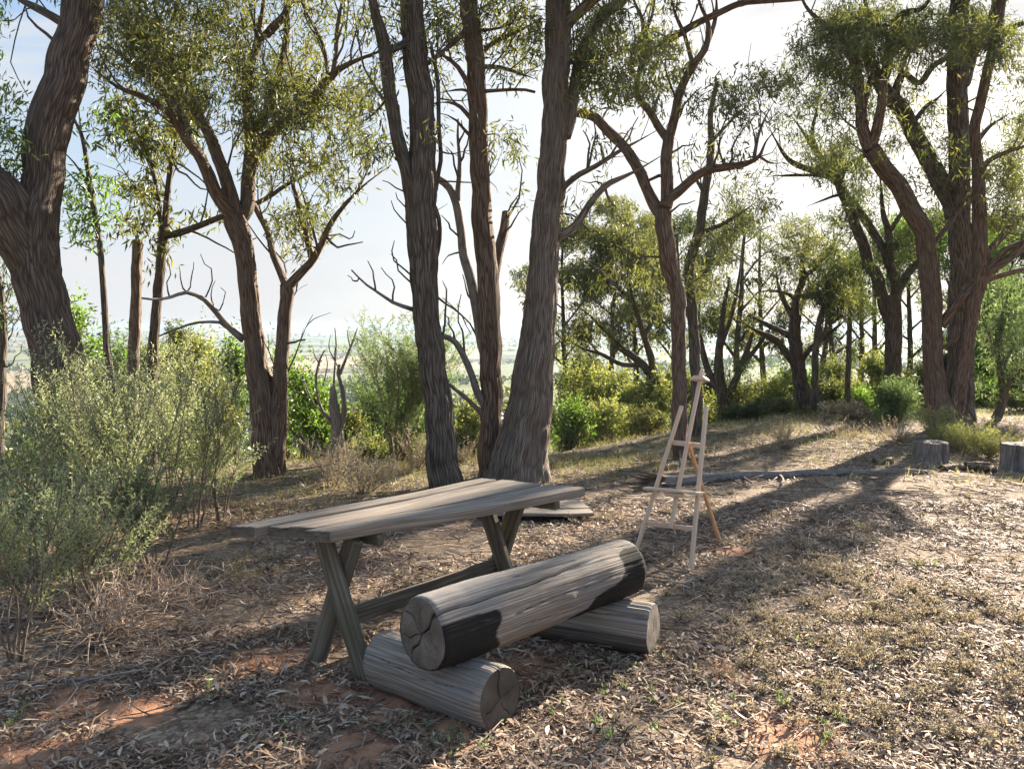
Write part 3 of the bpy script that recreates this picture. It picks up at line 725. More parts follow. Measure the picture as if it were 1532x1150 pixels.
t.crown([(108, 305, 18, 40, 1.2), (120, 350, 25, 18), (160, 320, 25, 20, .5), (145, 265, 25, 22, .4), (170, 280, 20, 14, .4), (155, 180, 30, 20, .4)], .9, .5, 11)
t.done()
t = Tree('dead_tree', 'bare brown trunk snapped off flat at mid height, between two thin saplings', 12.9, BARK_RED, GUM, cat='dead tree')
t.limb('trunk', ln('195,620,8.5 200,536,8.2 203,467,8 205,390,7.6 206,358,7.2')); t.done()

# ---- dark twin-stemmed trunk behind the table
t = Tree('gum_tree', 'dark twin stemmed gum, leftmost of the three trunks directly behind the table', 9.3, BARK_DARK, GUM, leafL=.11)
t.limb('trunk', ln('667,738,26 664,717,23.5 659,658,21 652,589,20 643,519,20 636,450,19 633,390,20.5 631,330,21.5 631,278,21 633,209,17.5 629,139,17 620,70,16 616,0,15 611,-90,14 606,-170,13'), rough=1.3)
t.limb('limb', ln('622,318,13 614,280,11.5 608,250,10.5 596,209,10 589,170,9.5 583,139,9 575,70,9 562,20,7 555,-10,6 545,-70,5'), -.25)
t.limb('limb', ln('575,78 596,70 612,60'), .1, (6, 6))
t.limb('limb', ln('645,70 655,122 657,191 660,236 655,264 652,285'), .25, (3, 3.4))
t.limb('limb', ln('644,298 655,320 658,348 655,375 648,402'), .3, (3, 4))
t.limb('limb', ln('640,95 658,80 683,62 700,50'), .5, (4, 2.2)); t.limb('limb', ln('585,140 560,170 530,190'), .5, (2.5, 1.2))
t.limb('dead', ln('618,463 589,453 568,439 547,425 526,404'), -.4, (3.4, 1.2))
for q in ('600,458 590,432 583,415 570,400', '568,439 560,420 556,400 550,390', '547,425 530,420 520,412', '620,350 600,325 585,300', '620,330 605,310 592,288', '617,432 600,410 592,385 585,380', '612,420 597,398 588,372 590,360', '615,298 595,280 572,270'):
    t.twigs(ln(q), -.15, (1.6, .6))
t.crown([(590, 40, 28, 40, .6), (640, 120, 25, 40, .5), (560, 110, 26, 40, .5), (570, 225, 22, 35, .6), (545, 240, 20, 22, .5), (640, 200, 16, 30, .35), (650, 180, 15, 20, .3), (590, -60, 60, 50), (650, 25, 30, 40, .6)], .9, .7, 12, (GUMY, .15))
t.done()

# ---- slim red trunk in the middle
t = Tree('gum_tree', 'slim straight reddish trunk, middle of the three trunks directly behind the table', 10.0, BARK_RED, GUM, leafL=.11)
t.limb('trunk', ln('727,730,19 730,708,17 734,640,16.5 734,554,16 732,484,16 729,400,15 723,348,14 720,290,13.5 718,243,13 716,190,13 715,139,13 710,70,13 702,0,13 694,-90,12 688,-170,11'))
t.limb('limb', ln('702,128 683,98 658,80 637,70'), -.4, (4.5, 2.2)); t.limb('limb', ln('700,45 680,62 660,82 637,96'), .4, (5, 3))
t.limb('limb', ln('712,185 700,172 686,158 668,153 652,155'), .5, (4.5, 2)); t.limb('limb', ln('712,140 690,134 658,139'), .2, (3, 1.4)); t.limb('limb', ln('716,215 700,200 679,177 655,169'), -.2, (3.5, 1.5))
t.limb('limb', ln('712,85 721,78 745,60 780,45 800,32'), .5, (5, 2.6)); t.limb('limb', ln('708,50 719,46 749,42 780,26'), -.3, (3.2, 1.6)); t.limb('limb', ln('720,100 749,101 780,111 800,118'), .3, (4, 2)); t.limb('limb', ln('719,137 749,135 780,134 800,138'), -.2, (3, 2))
t.limb('limb', ln('735,440 742,395 748,365 754,345 758,318'), .35, (8, 6.5))
t.limb('dead', ln('731,540 722,516 714,467 703,415 693,380 690,348 683,305 672,280 656,268'), .5, (9, 6))
t.limb('dead', ln('684,300 688,245 685,205 686,178'), .2, (4.5, 1.2)); t.limb('dead', ln('731,612 716,592 703,554 686,519 675,508 662,503'), -.4, (7, 4))
t.limb('dead', ln('731,632 717,615 693,592 672,575'), -.3, (4.6, 2.5))
for q in ('686,519 680,495 670,480 664,470', '700,545 692,500 685,470 690,440', '720,520 705,490 690,470 662,445', '695,470 700,440 692,410', '710,500 722,470 725,450', '688,240 700,215 702,195', '688,260 676,235 668,220', '686,220 694,200 690,180', '720,240 735,215 745,205', '762,330 775,300 780,270 776,235', '757,345 770,330 785,310', '690,345 672,335 660,322', '693,372 675,380 662,395', '655,445 668,455 690,470 705,500', '664,470 668,440 662,420'):
    t.twigs(ln(q), RNG.uniform(-.4, .4), (1.9, .6))
t.crown([(775, 235, 22, 38, .9), (790, 265, 18, 24, .7), (750, 215, 20, 18, .4), (770, 45, 45, 45, .9), (775, 95, 40, 28, .7), (680, 50, 28, 40, .7), (665, 110, 22, 26, .4), (650, 30, 30, 40, .6), (740, 15, 36, 30, .7), (725, 250, 10, 14, .7, -.3), (728, 295, 12, 12, .6, -.3), (750, 275, 14, 18, .4), (700, -70, 80, 50), (780, -50, 60, 40), (790, 290, 16, 24, .4)], 1.0, .7, 12, (GUMY, .25))
t.done()

# ---- thick leaning gum in the centre
t = Tree('gum_tree', 'thick grey furrowed gum leaning right, rightmost of the three trunks directly behind the table', 9.75, BARK_GREY, GUM, leafL=.115)
t.limb('trunk', ln('771,736,54 775,714,46 786,658,36.5 796,589,30 804,519,26.5 810,450,23.5 814,390,22 817,350,21.5 821,313,20.5 829,209,18.5 833,104,17.2 838,0,16.5 843,-90,16 846,-170,15'), rough=1.4)
t.limb('limb', ln('845,205,9 853,175,9.5 860,130,9 868,85,8 880,58,7.5 903,22,9 922,8,9 937,-8,9 965,-60,8'), .8)
t.limb('limb', ln('842,40 856,28 878,8 892,-5 910,-40'), -.4, (9, 8))
t.limb('limb', ln('832,355 845,350 864,334 882,306 906,278 930,266 955,254 990,233'), .9, (8, 3))
t.limb('limb', ln('838,285 845,278 865,262 889,250 927,226 960,208 983,195'), -.7, (6, 2.4))
t.limb('limb', ln('905,280 912,300 930,318'), .2, (2.5, 1.2))
for q in ('862,132 858,95 856,50 862,20', '885,250 890,205 888,180', '900,240 930,215 945,190', '880,255 882,215 872,195', '925,228 940,205 955,175', '866,332 880,345 895,350'):
    t.twigs(ln(q), RNG.uniform(-.3, .3), (2, .7))
t.crown([(890, 50, 36, 28, 1.3), (872, 90, 26, 36, 1.3), (905, 95, 36, 34, 1.1), (930, 130, 38, 30, 1), (905, 140, 26, 26, .9), (870, 140, 24, 34, .9), (940, 60, 34, 40, .6), (985, 90, 34, 32, .7), (975, 125, 28, 24, .7), (800, 60, 26, 40, .7), (910, 20, 36, 22, .8), (870, -50, 100, 50), (900, 270, 34, 24, .5), (880, 320, 34, 34, .7), (915, 245, 26, 20, .4)], 1.05, .9, 13, (GUMY, .35))
t.done()

# ---- slender forked gum behind the easel
t = Tree('gum_tree', 'slender reddish gum forking high up, standing right behind the easel', 11.4, BARK_RED, GUM, leafL=.12)
t.limb('trunk', ln('1018,690,13 1017,658,12 1016,589,11 1015,519,10.5 1014,450,10.5 1008,420,11 1000,390,12.5 995,348,12 992,313,12'))
t.limb('limb', ln('991,320 983,313 969,285 958,257 937,223 910,195 892,177 875,170 859,167'), .9, (9, 6.5))
t.limb('limb', ln('994,312 998,296 996,243 999,215 1000,205'), .2, (9.5, 8.5))
t.limb('limb', ln('1000,210 986,191 972,167 955,146 953,122 962,87 962,35 948,0 935,-50'), .7, (7, 3.5))
t.limb('limb', ln('1000,210 1010,174 1017,139 1035,101 1056,70 1059,35 1045,0 1040,-50'), -.4, (7.5, 4))
t.limb('limb', ln('953,115 941,97 969,83 1003,59 1038,38 1073,21 1108,5 1143,1 1200,-3 1250,-15'), -1.0, (5.5, 4.5))
t.limb('limb', ln('996,302 1017,285 1052,257 1090,250 1118,244 1136,233 1146,212 1160,195'), -.9, (8, 3.5))
t.limb('limb', ln('1000,270 990,262 975,268 960,275'), .3, (3, 2))
t.limb('limb', ln('1056,72 1066,45 1072,15 1070,-20'), .2, (4, 2.5)); t.limb('limb', ln('1037,100 1025,55 1010,20 1000,-20'), .3, (4, 2.4)); t.limb('limb', ln('960,60 975,25 980,-10'), .2, (3, 2))
t.limb('limb', ln('1136,234 1150,243 1165,245'), .1, (2.4, 1.4)); t.limb('limb', ln('1128,236 1135,200 1148,170 1160,150'), .2, (3, 1.2))
for q in ('1013,165 1000,120 996,85 1003,70', '1008,180 1030,150 1050,130', '972,165 985,140 1000,130', '1000,235 1020,222 1040,215', '1060,252 1075,225 1080,190', '1095,248 1100,215 1120,180', '992,330 1010,310 1040,300', '940,97 950,60 945,30'):
    t.twigs(ln(q), RNG.uniform(-.4, .4), (2.2, .7))
t.crown([(990, 140, 40, 34, .7), (960, 75, 40, 36, .6), (1020, 105, 34, 34, .5), (1065, 160, 34, 40, .55), (1090, 155, 34, 34, .5), (1125, 160, 30, 40, .5), (1150, 140, 24, 30, .5), (1010, 250, 34, 30, .5), (1085, 215, 34, 24, .5), (1040, 235, 24, 24, .4), (1000, 40, 36, 36, .5), (1130, 270, 34, 24, .5), (950, 215, 30, 28, .4),
         (880, 180, 30, 22, .4), (930, 330, 40, 40, .5, 1.5), (900, 410, 34, 34, .5, 1), (980, 400, 24, 34, .4, 1), (1060, 300, 40, 30, .5, .6), (1000, -50, 100, 40), (1120, -60, 90, 40)], .95, 1.0, 12, (GUMY, .15))
t.done()
t = Tree('gum_tree', 'thin grey gum with a wispy top, just right of the reddish forked gum', 13.6, BARK_DARK, OLIVE, leafL=.11)
t.limb('trunk', ln('1040,650,9 1043,600,8.5 1040,540,8 1036,470,7 1031,400,7 1045,348,6.5 1056,278,6 1064,226,5 1063,174,4 1073,122,3'))
t.limb('limb', ln('1045,350 1070,340 1083,334 1110,318 1140,296'), -.5, (4, 1.8)); t.limb('limb', ln('1062,215 1085,190 1110,165 1135,150'), .3, (3, 1.4)); t.limb('limb', ln('1054,290 1040,265 1030,245'), .4, (3, 1.5)); t.limb('limb', ln('1036,480 1010,440 975,400 955,360'), .5, (5, 2.4))
t.crown([(1075, 150, 26, 30, .6), (1110, 150, 34, 30, .7), (1140, 130, 28, 24, .7), (1060, 220, 28, 30, .6), (1100, 270, 40, 34, .8), (1130, 310, 36, 34, .8), (1075, 330, 40, 34, .9), (1000, 420, 40, 40, .8), (960, 380, 40, 40, .8), (1060, 400, 44, 44, 1)], 1.0, 1.0, 13)
t.done()

# ---- the group of trees on the right
t = Tree('gum_tree', 'red barked gum with several stems rising from one flared base, behind the small cut stump', 14.3, BARK_RED, OLIVE, leafL=.12)
t.limb('trunk', ln('1425,655,40 1417,632,28 1404,600,18 1398,555,14 1396,519,13.5 1394,450,13.5 1388,390,12.5 1382,348,13 1362,313,12.5 1344,278,12 1320,250,12 1302,222,12'))
t.limb('limb', ln('1420,635,16 1431,596,12 1438,554,10.5 1449,495,10 1457,450,10 1466,413,10.5 1466,340,9.5 1464,264,8 1459,195,7 1466,157,7 1480,97,7 1497,17,6 1505,-60,5'), -.7)
t.limb('limb', ln('1302,225 1290,190 1288,157 1282,111 1271,77 1250,49 1222,28 1202,3 1190,-40'), .6, (10, 4))
t.limb('limb', ln('1303,222 1313,188 1320,150 1322,120'), -.3, (8, 6))
t.limb('limb', ln('1408,488 1420,470 1435,450 1455,429 1475,412 1494,397 1518,380 1550,350'), -.6, (7, 5))
t.limb('limb', ln('1470,420 1501,411 1532,402 1570,395'), .4, (5, 3)); t.limb('limb', ln('1464,385 1480,375 1508,345 1532,325 1560,310'), .7, (6, 4)); t.limb('limb', ln('1470,408 1480,400 1501,376 1532,362 1570,345'), -.4, (6, 4))
t.limb('limb', ln('1464,265 1476,243 1501,230 1532,219 1560,210'), -.4, (5, 2.6)); t.limb('limb', ln('1290,165 1302,120 1305,95'), .2, (4, 4)); t.limb('limb', ln('1398,525 1420,515 1435,500 1440,480'), .3, (3.5, 2))
t.limb('limb', ln('1386,380 1400,360 1425,330 1445,300'), .4, (5, 3))
for q in ('1344,280 1330,255 1290,230 1268,210', '1290,160 1262,120 1240,118', '1300,205 1270,185 1245,165', '1410,480 1400,450 1405,430', '1437,455 1420,430 1412,400', '1457,430 1440,400 1430,385', '1320,150 1345,130 1360,90'):
    t.twigs(ln(q), RNG.uniform(-.5, .5), (2.4, .8))
RB = [(1200, 110, 36, 44), (1240, 80, 44, 50), (1215, 180, 44, 40), (1270, 50, 44, 44), (1285, 150, 46, 44), (1330, 60, 44, 50), (1240, 240, 44, 36, .8), (1340, 190, 44, 40, .8), (1395, 60, 44, 50), (1390, 150, 40, 40), (1460, 70, 40, 60), (1510, 100, 34, 60), (1500, 190, 36, 40), (1480, 270, 36, 40, .9), (1520, 260, 24, 40), (1410, 230, 36, 36, .8), (1290, 280, 40, 34, .6), (1380, 270, 30, 30, .5), (1500, 330, 34, 30, .8), (1440, 200, 34, 40, .7), (1300, -60, 110, 50), (1480, -60, 90, 50), (1185, 150, 26, 34, .7)]
t.crown(RB, 1.0, 1.2, 14, (GUMY, .1), twr=1.2)
t.done()
t = Tree('gum_tree', 'tall dark straight trunk with a big diagonal limb, rising between the right hand stems', 15.6, BARK_DARK, DARKL, leafL=.12)
t.limb('trunk', ln('1440,660,18 1438,600,17 1437,520,16 1436,450,16 1438,400,14.5 1435,348,15.5 1435,278,14.5 1435,209,14.5 1431,139,13.5 1433,70,12.5 1435,0,11.5 1437,-90,11 1438,-170,10'))
t.limb('limb', ln('1430,325 1424,303 1412,282 1400,261 1385,232 1372,209 1348,163 1332,145 1320,129 1302,90 1295,42 1295,0 1290,-60'), .8, (14, 9))
t.limb('limb', ln('1318,128 1327,101 1334,52 1351,21 1382,12 1400,-20'), -.4, (8, 5))
t.limb('limb', ln('1437,130 1445,118 1455,80 1476,45 1490,15 1500,-30'), .5, (9, 8))
t.limb('limb', ln('1337,148 1341,128 1352,110 1375,125 1395,100 1417,87 1445,75 1483,66 1515,42 1532,35'), -.6, (5, 4))
t.limb('limb', ln('1340,150 1348,105 1358,80 1382,68 1428,49'), .4, (4.5, 2.5)); t.limb('limb', ln('1437,375 1452,362 1470,358'), .3, (5, 4)); t.limb('limb', ln('1362,190 1385,160 1400,150 1420,130'), .3, (4, 2.4)); t.limb('limb', ln('1440,250 1460,215 1480,190 1510,170'), .5, (5, 3)); t.limb('limb', ln('1427,320 1440,290 1400,255'), -.3, (4, 2))
t.crown(RB, .8, 1.2, 14, twr=1.2)
t.done()
t = Tree('gum_tree', 'dark trunk dividing into two crooked stems, left of the flared red gum', 17.0, BARK_DARK, DARKL, leafL=.13)
t.limb('trunk', ln('1330,640,15 1332,600,12 1336,554,11.5 1337,519,12 1337,470,12 1331,440,12'))
t.limb('limb', ln('1336,475 1332,481 1322,450 1309,404 1302,400 1292,365 1282,341 1275,322 1268,303 1255,271'), .4, (10, 7))
t.limb('limb', ln('1336,475 1341,432 1334,404 1331,390 1330,348 1322,320 1318,280 1315,250'), -.3, (8.5, 4.5))
t.limb('limb', ln('1331,400 1320,369 1308,350 1295,330 1283,312 1271,296'), .3, (6, 6))
t.limb('limb', ln('1255,275 1240,264 1212,254 1181,240 1160,209 1150,190'), -.6, (6, 3)); t.limb('limb', ln('1250,262 1247,257 1226,233 1202,198 1185,175'), .5, (6, 3)); t.limb('limb', ln('1256,272 1264,250 1285,238 1310,230'), .3, (5, 3))
t.limb('limb', ln('1338,452 1355,415 1372,394 1385,370'), .4, (6, 4)); t.limb('limb', ln('1332,345 1345,325 1355,310 1370,300'), .2, (4, 2.4)); t.limb('limb', ln('1268,300 1255,292 1230,300 1205,310'), -.2, (3, 1.2)); t.limb('limb', ln('1240,264 1215,262 1180,262 1140,265'), .2, (2.8, 1.2)); t.limb('limb', ln('1226,235 1215,200 1222,165 1225,140'), -.3, (4, 2))
t.crown([(1200, 215, 40, 34, .9), (1180, 190, 34, 34, .8), (1230, 175, 40, 40, .8), (1265, 230, 36, 34, .6), (1230, 130, 40, 40, .8), (1285, 330, 34, 34, .7), (1240, 345, 36, 30, .7), (1350, 350, 34, 34, .8), (1385, 330, 34, 34, .8), (1310, 290, 34, 34, .7), (1360, 400, 34, 34, .9), (1300, 420, 24, 34, .6), (1165, 240, 26, 24, .5), (1270, 390, 34, 34, .6)], .70, 1.2, 13, twr=1.2)
t.done()
t = Tree('gum_tree', 'short many branched tree with low spreading limbs, left of the twin crooked stems', 18.2, BARK_BROWN, OLIVE, leafL=.13)
t.limb('trunk', ln('1206,640,13 1205,622,10.5 1202,589,10.5 1193,547,9.5 1189,500,8.5 1190,470,8'))
t.limb('limb', ln('1192,545 1177,530 1160,509 1132,495 1110,480'), -.5, (7, 3.5)); t.limb('limb', ln('1189,520 1184,505 1167,495 1139,481 1115,465'), .5, (6, 3))
t.limb('limb', ln('1190,475 1191,450 1202,415 1200,390 1210,360'), .3, (6.5, 3)); t.limb('limb', ln('1200,550 1202,535 1219,516 1254,488 1275,470'), -.4, (5, 2.6)); t.limb('limb', ln('1190,480 1175,455 1165,430 1160,400'), .4, (5, 2.4)); t.limb('limb', ln('1200,445 1225,440 1250,445 1270,455'), -.2, (4, 2)); t.limb('limb', ln('1198,420 1220,400 1240,380'), .2, (3.5, 1.6)); t.limb('limb', ln('1192,455 1180,440 1150,435 1125,440'), .2, (3, 1.6))
t.crown([(1170, 400, 40, 36, .8), (1210, 380, 40, 36, .7), (1250, 400, 34, 34, .8), (1140, 440, 36, 34, .9), (1230, 440, 34, 30, .6), (1110, 470, 34, 30, 1), (1265, 450, 34, 30, .9), (1185, 350, 36, 26, .7), (1140, 490, 20, 14, .6)], 1.0, 1.4, 13, (GUMY, .15), twr=1.3)
t.done()
t = Tree('gum_sapling', 'thin dark leaning pole stem beside the short many branched tree', 17.4, BARK_DARK, DARKL, leafL=.12)
t.limb('trunk', ln('1224,650,6 1222,630,5 1219,554,4.5 1222,510,4.3 1226,480,4 1235,450,3.4 1240,420,3'))
t.limb('limb', ln('1222,520 1232,500 1240,470'), .2, (3, 1.6)); t.crown([(1240, 430, 30, 40, 1), (1255, 470, 26, 24, .7)], 1, .8, 12); t.done()
t = Tree('gum_sapling', 'very thin straight dark sapling between the pole stem and the twin crooked stems', 19.0, BARK_DARK, DARKL, leafL=.13)
t.limb('trunk', ln('1268,640,4.2 1268,592,4 1270,540,3.8 1271,480,3.4 1272,430,3 1274,390,2.2')); t.crown([(1275, 410, 30, 44, 1), (1290, 460, 26, 26, .8)], 1, .8, 12); t.done()
t = Tree('small_tree', 'dark crooked small tree with drooping green foliage at the right edge', 16.4, BARK_DARK, FEATHG, leafL=.10)
t.limb('trunk', ln('1482,650,8 1490,625,6.5 1501,600,6 1501,575,6 1497,537,5.5 1494,510,5 1500,480,4 1510,440,3'))
t.limb('limb', ln('1501,590 1510,570 1518,562 1535,550 1560,530'), -.4, (5, 3)); t.limb('limb', ln('1496,525 1480,500 1470,470 1465,450'), .4, (3.4, 1.6)); t.limb('limb', ln('1499,550 1520,510 1535,480'), .3, (3, 1.6))
t.crown([(1490, 470, 34, 40, 1.2), (1515, 440, 34, 40, 1.1), (1520, 500, 30, 36, 1.2), (1475, 530, 26, 34, 1.2), (1520, 560, 26, 30, .9), (1470, 580, 18, 24, .8), (1550, 500, 50, 70), (1480, 420, 30, 24, .8)], .6, 1.0, 13)
t.done()
t = Tree('small_tree', 'dense dark rounded tree filling the gap behind the top of the easel', 19.5, BARK_DARK, DARKL, leafL=.12, leafW=.028)
t.limb('trunk', ln('1082,660,12 1084,620,9 1080,585,8 1075,550,7 1078,500,5 1085,450,3 1092,415,1.2'))
t.limb('limb', ln('1084,615 1095,580 1110,545 1125,500 1130,450'), -.5, (7, 3)); t.limb('limb', ln('1080,590 1062,560 1050,520 1045,480 1050,430'), .5, (6, 3)); t.limb('limb', ln('1112,545 1140,510 1160,480'), .3, (4, 2)); t.limb('limb', ln('1078,520 1095,470 1105,420 1110,370'), .2, (4, 2))
t.crown([(1070, 380, 40, 40, 1), (1110, 360, 40, 40, 1), (1065, 440, 44, 44, 1.3), (1115, 430, 44, 44, 1.3), (1150, 450, 34, 40, 1.1), (1070, 500, 44, 36, 1.3), (1120, 500, 44, 40, 1.3), (1155, 515, 24, 26, 1), (1040, 480, 26, 36, 1), (1140, 390, 34, 34, .9), (1095, 545, 34, 16, .7), (1035, 400, 30, 34, .8)], 1.1, 1.6, 14, (OLIVE, .3), twr=1.3)
t.done()
t = Tree('small_tree', 'loose spreading tree with see-through foliage between the thick leaning gum and the easel', 16.6, BARK_DARK, OLIVE, leafL=.12, leafW=.026)
t.limb('trunk', ln('985,640,8 988,600,7 980,570,6.5 960,545,6 940,528,5 915,515,4'))
t.limb('limb', ln('985,590 975,540 960,490 945,440 935,390'), -.6, (6, 3)); t.limb('limb', ln('958,545 930,545 900,530 870,520 838,500'), .4, (4, 2)); t.limb('limb', ln('965,500 985,460 990,420'), .4, (4, 2)); t.limb('limb', ln('945,450 915,420 890,400 870,390'), .3, (4, 2)); t.limb('limb', ln('940,528 910,500 880,470 850,450'), -.2, (3.6, 1.8))
t.crown([(880, 400, 40, 34, .8), (860, 440, 34, 34, .8), (900, 450, 40, 34, .7), (940, 410, 40, 36, .9), (950, 470, 36, 34, .9), (990, 460, 30, 36, .9), (870, 490, 34, 26, .5), (985, 510, 26, 34, .8), (930, 360, 36, 30, .7), (850, 520, 24, 16, .5), (920, 505, 36, 20, .4)], 1.0, 1.3, 13, (GUMY, .15), twr=1.3)
t.done()
t = Tree('gum_sapling', 'dark thin leaning stem at the far left edge of the photo', 9.4, BARK_DARK, DARKL)
t.limb('trunk', ln('-2,640,9 0,600,8 3,540,7 4,480,6 2,440,4 -4,400,3')); t.twigs(ln('3,520 18,500 30,470'), .1, (1.6, .6)); t.twigs(ln('3,560 20,540 33,515'), .1, (1.5, .6)); t.twigs(ln('4,470 12,440 10,420'), .1, (1.4, .6))
t.crown([(8, 500, 12, 40, .4), (20, 470, 12, 14, .4), (4, 400, 18, 24, .8)], .8, .4, 9); t.done()
# ------------------------------------------------------------------ bushes and trees beyond the edge of the clearing
def bush(name, label, px, ytop, wpx, Y, leafm, L=.075, W=.03, dens=1.0, group=None, cat='bush', open_=.3, stem=STEMS, hang=0.0, low=.15):
    x = (px - CX) / F * Y; zb = float(zg(x, Y)); zt = H + (HY - ytop) / F * Y; h = max(zt - zb, .25); w = wpx / F * Y / 2
    root = thing(name, label, cat, (x, Y, zb), group)
    n = int(np.clip(14 + 14 * w * h, 14, 70))
    th = RNG.random(n) * 6.283; u = low + (1 - low) * RNG.random(n) ** .75
    prof = np.sqrt(np.clip(1 - ((u - .5) / .56) ** 2, .05, 1)); q = np.sqrt(RNG.random(n)) * prof
    C = np.stack([x + np.cos(th) * q * w * .85, Y + np.sin(th) * q * w * .85, zb + u * h * .9], -1)
    cr = (.13 + .17 * RNG.random(n)) * min(w, h * .9) + .05
    mb = MB(); P = []; R = []
    for i in range(n):
        b = np.array([x + RNG.normal() * .06, Y + RNG.normal() * .06, zb - .05]); c = C[i]
        m1 = b + (c - b) * [.25, .25, .45] + rv(1)[0] * .03; m2 = b + (c - b) * [.6, .6, .78] + rv(1)[0] * .04
        r0 = .010 + .008 * h
        P.append(spline(np.array([b, m1, m2, c]), 9)); R.append(np.linspace(r0, .004, 9))
        for k in range(5):
            e = c + rv(1)[0] * cr[i] * .8
            P.append(spline(np.array([m2, (m2 + c) / 2 + rv(1)[0] * .03, (c + e) / 2, e]), 9)); R.append(np.linspace(.006, .002, 9))
    tubes(mb, np.array(P), np.array(R), 4, cap=False); mb.build('stem', stem, root)
    cnt = np.maximum(20, (1500 * dens * cr ** 2 / (L * W * 9) * .095).astype(int))
    idx = np.repeat(np.arange(n), cnt); k = len(idx)
    d = nrm(rv(k)) * (RNG.random(k)[:, None] ** .7) * (1.15 + open_ * RNG.normal(size=(k, 1))) * [1.15, 1.15, .8]
    pos = C[idx] + d * cr[idx][:, None]
    # tufts: leaves gather round sprig ends
    ns = max(8, k // 9); sp = pos[RNG.integers(0, k, ns)]; pos = sp[RNG.integers(0, ns, k)] + rv(k) * L * .9
    pos[:, 2] = np.maximum(pos[:, 2], zb + .03)
    D = rv(k) + d * .8 + np.array([0, 0, .25 - hang])
    tn = np.clip(.38 + .14 * RNG.normal(size=n)[idx] + .17 * RNG.normal(size=k) + .22 * (RNG.random(k) < .12), 0, 1)
    lm = MB(); leaves(lm, pos, D, rv(k) + [0, 0, .6], L * RNG.uniform(.6, 1.3, k), W * RNG.uniform(.7, 1.2, k), tn)
    ns = int(26 + 20 * w * h); i0 = RNG.integers(0, n, ns); sl_ = RNG.uniform(.15, .42, ns) * min(h, 1.6); sdv = nrm(nrm(C[i0] - [x, Y, zb + h * .4]) * .5 + rv(ns) * .35 + [0, 0, .8])
    b0 = C[i0] + sdv * cr[i0][:, None] * .6; m = 16; u = RNG.random((ns, m, 1)); sp = b0[:, None] + sdv[:, None] * sl_[:, None, None] * u + RNG.normal(size=(ns, m, 3)) * L * .35
    leaves(lm, sp.reshape(-1, 3), RNG.normal(size=(ns * m, 3)) * .8 + np.repeat(sdv, m, 0) * .7, rv(ns * m), L * RNG.uniform(.5, 1.1, ns * m), W * .9, np.clip(np.repeat(.5 + .15 * RNG.normal(size=ns), m) + .15 * RNG.normal(size=ns * m), 0, 1))
    lm.build('foliage', leafm, root, smooth=False)
    return root


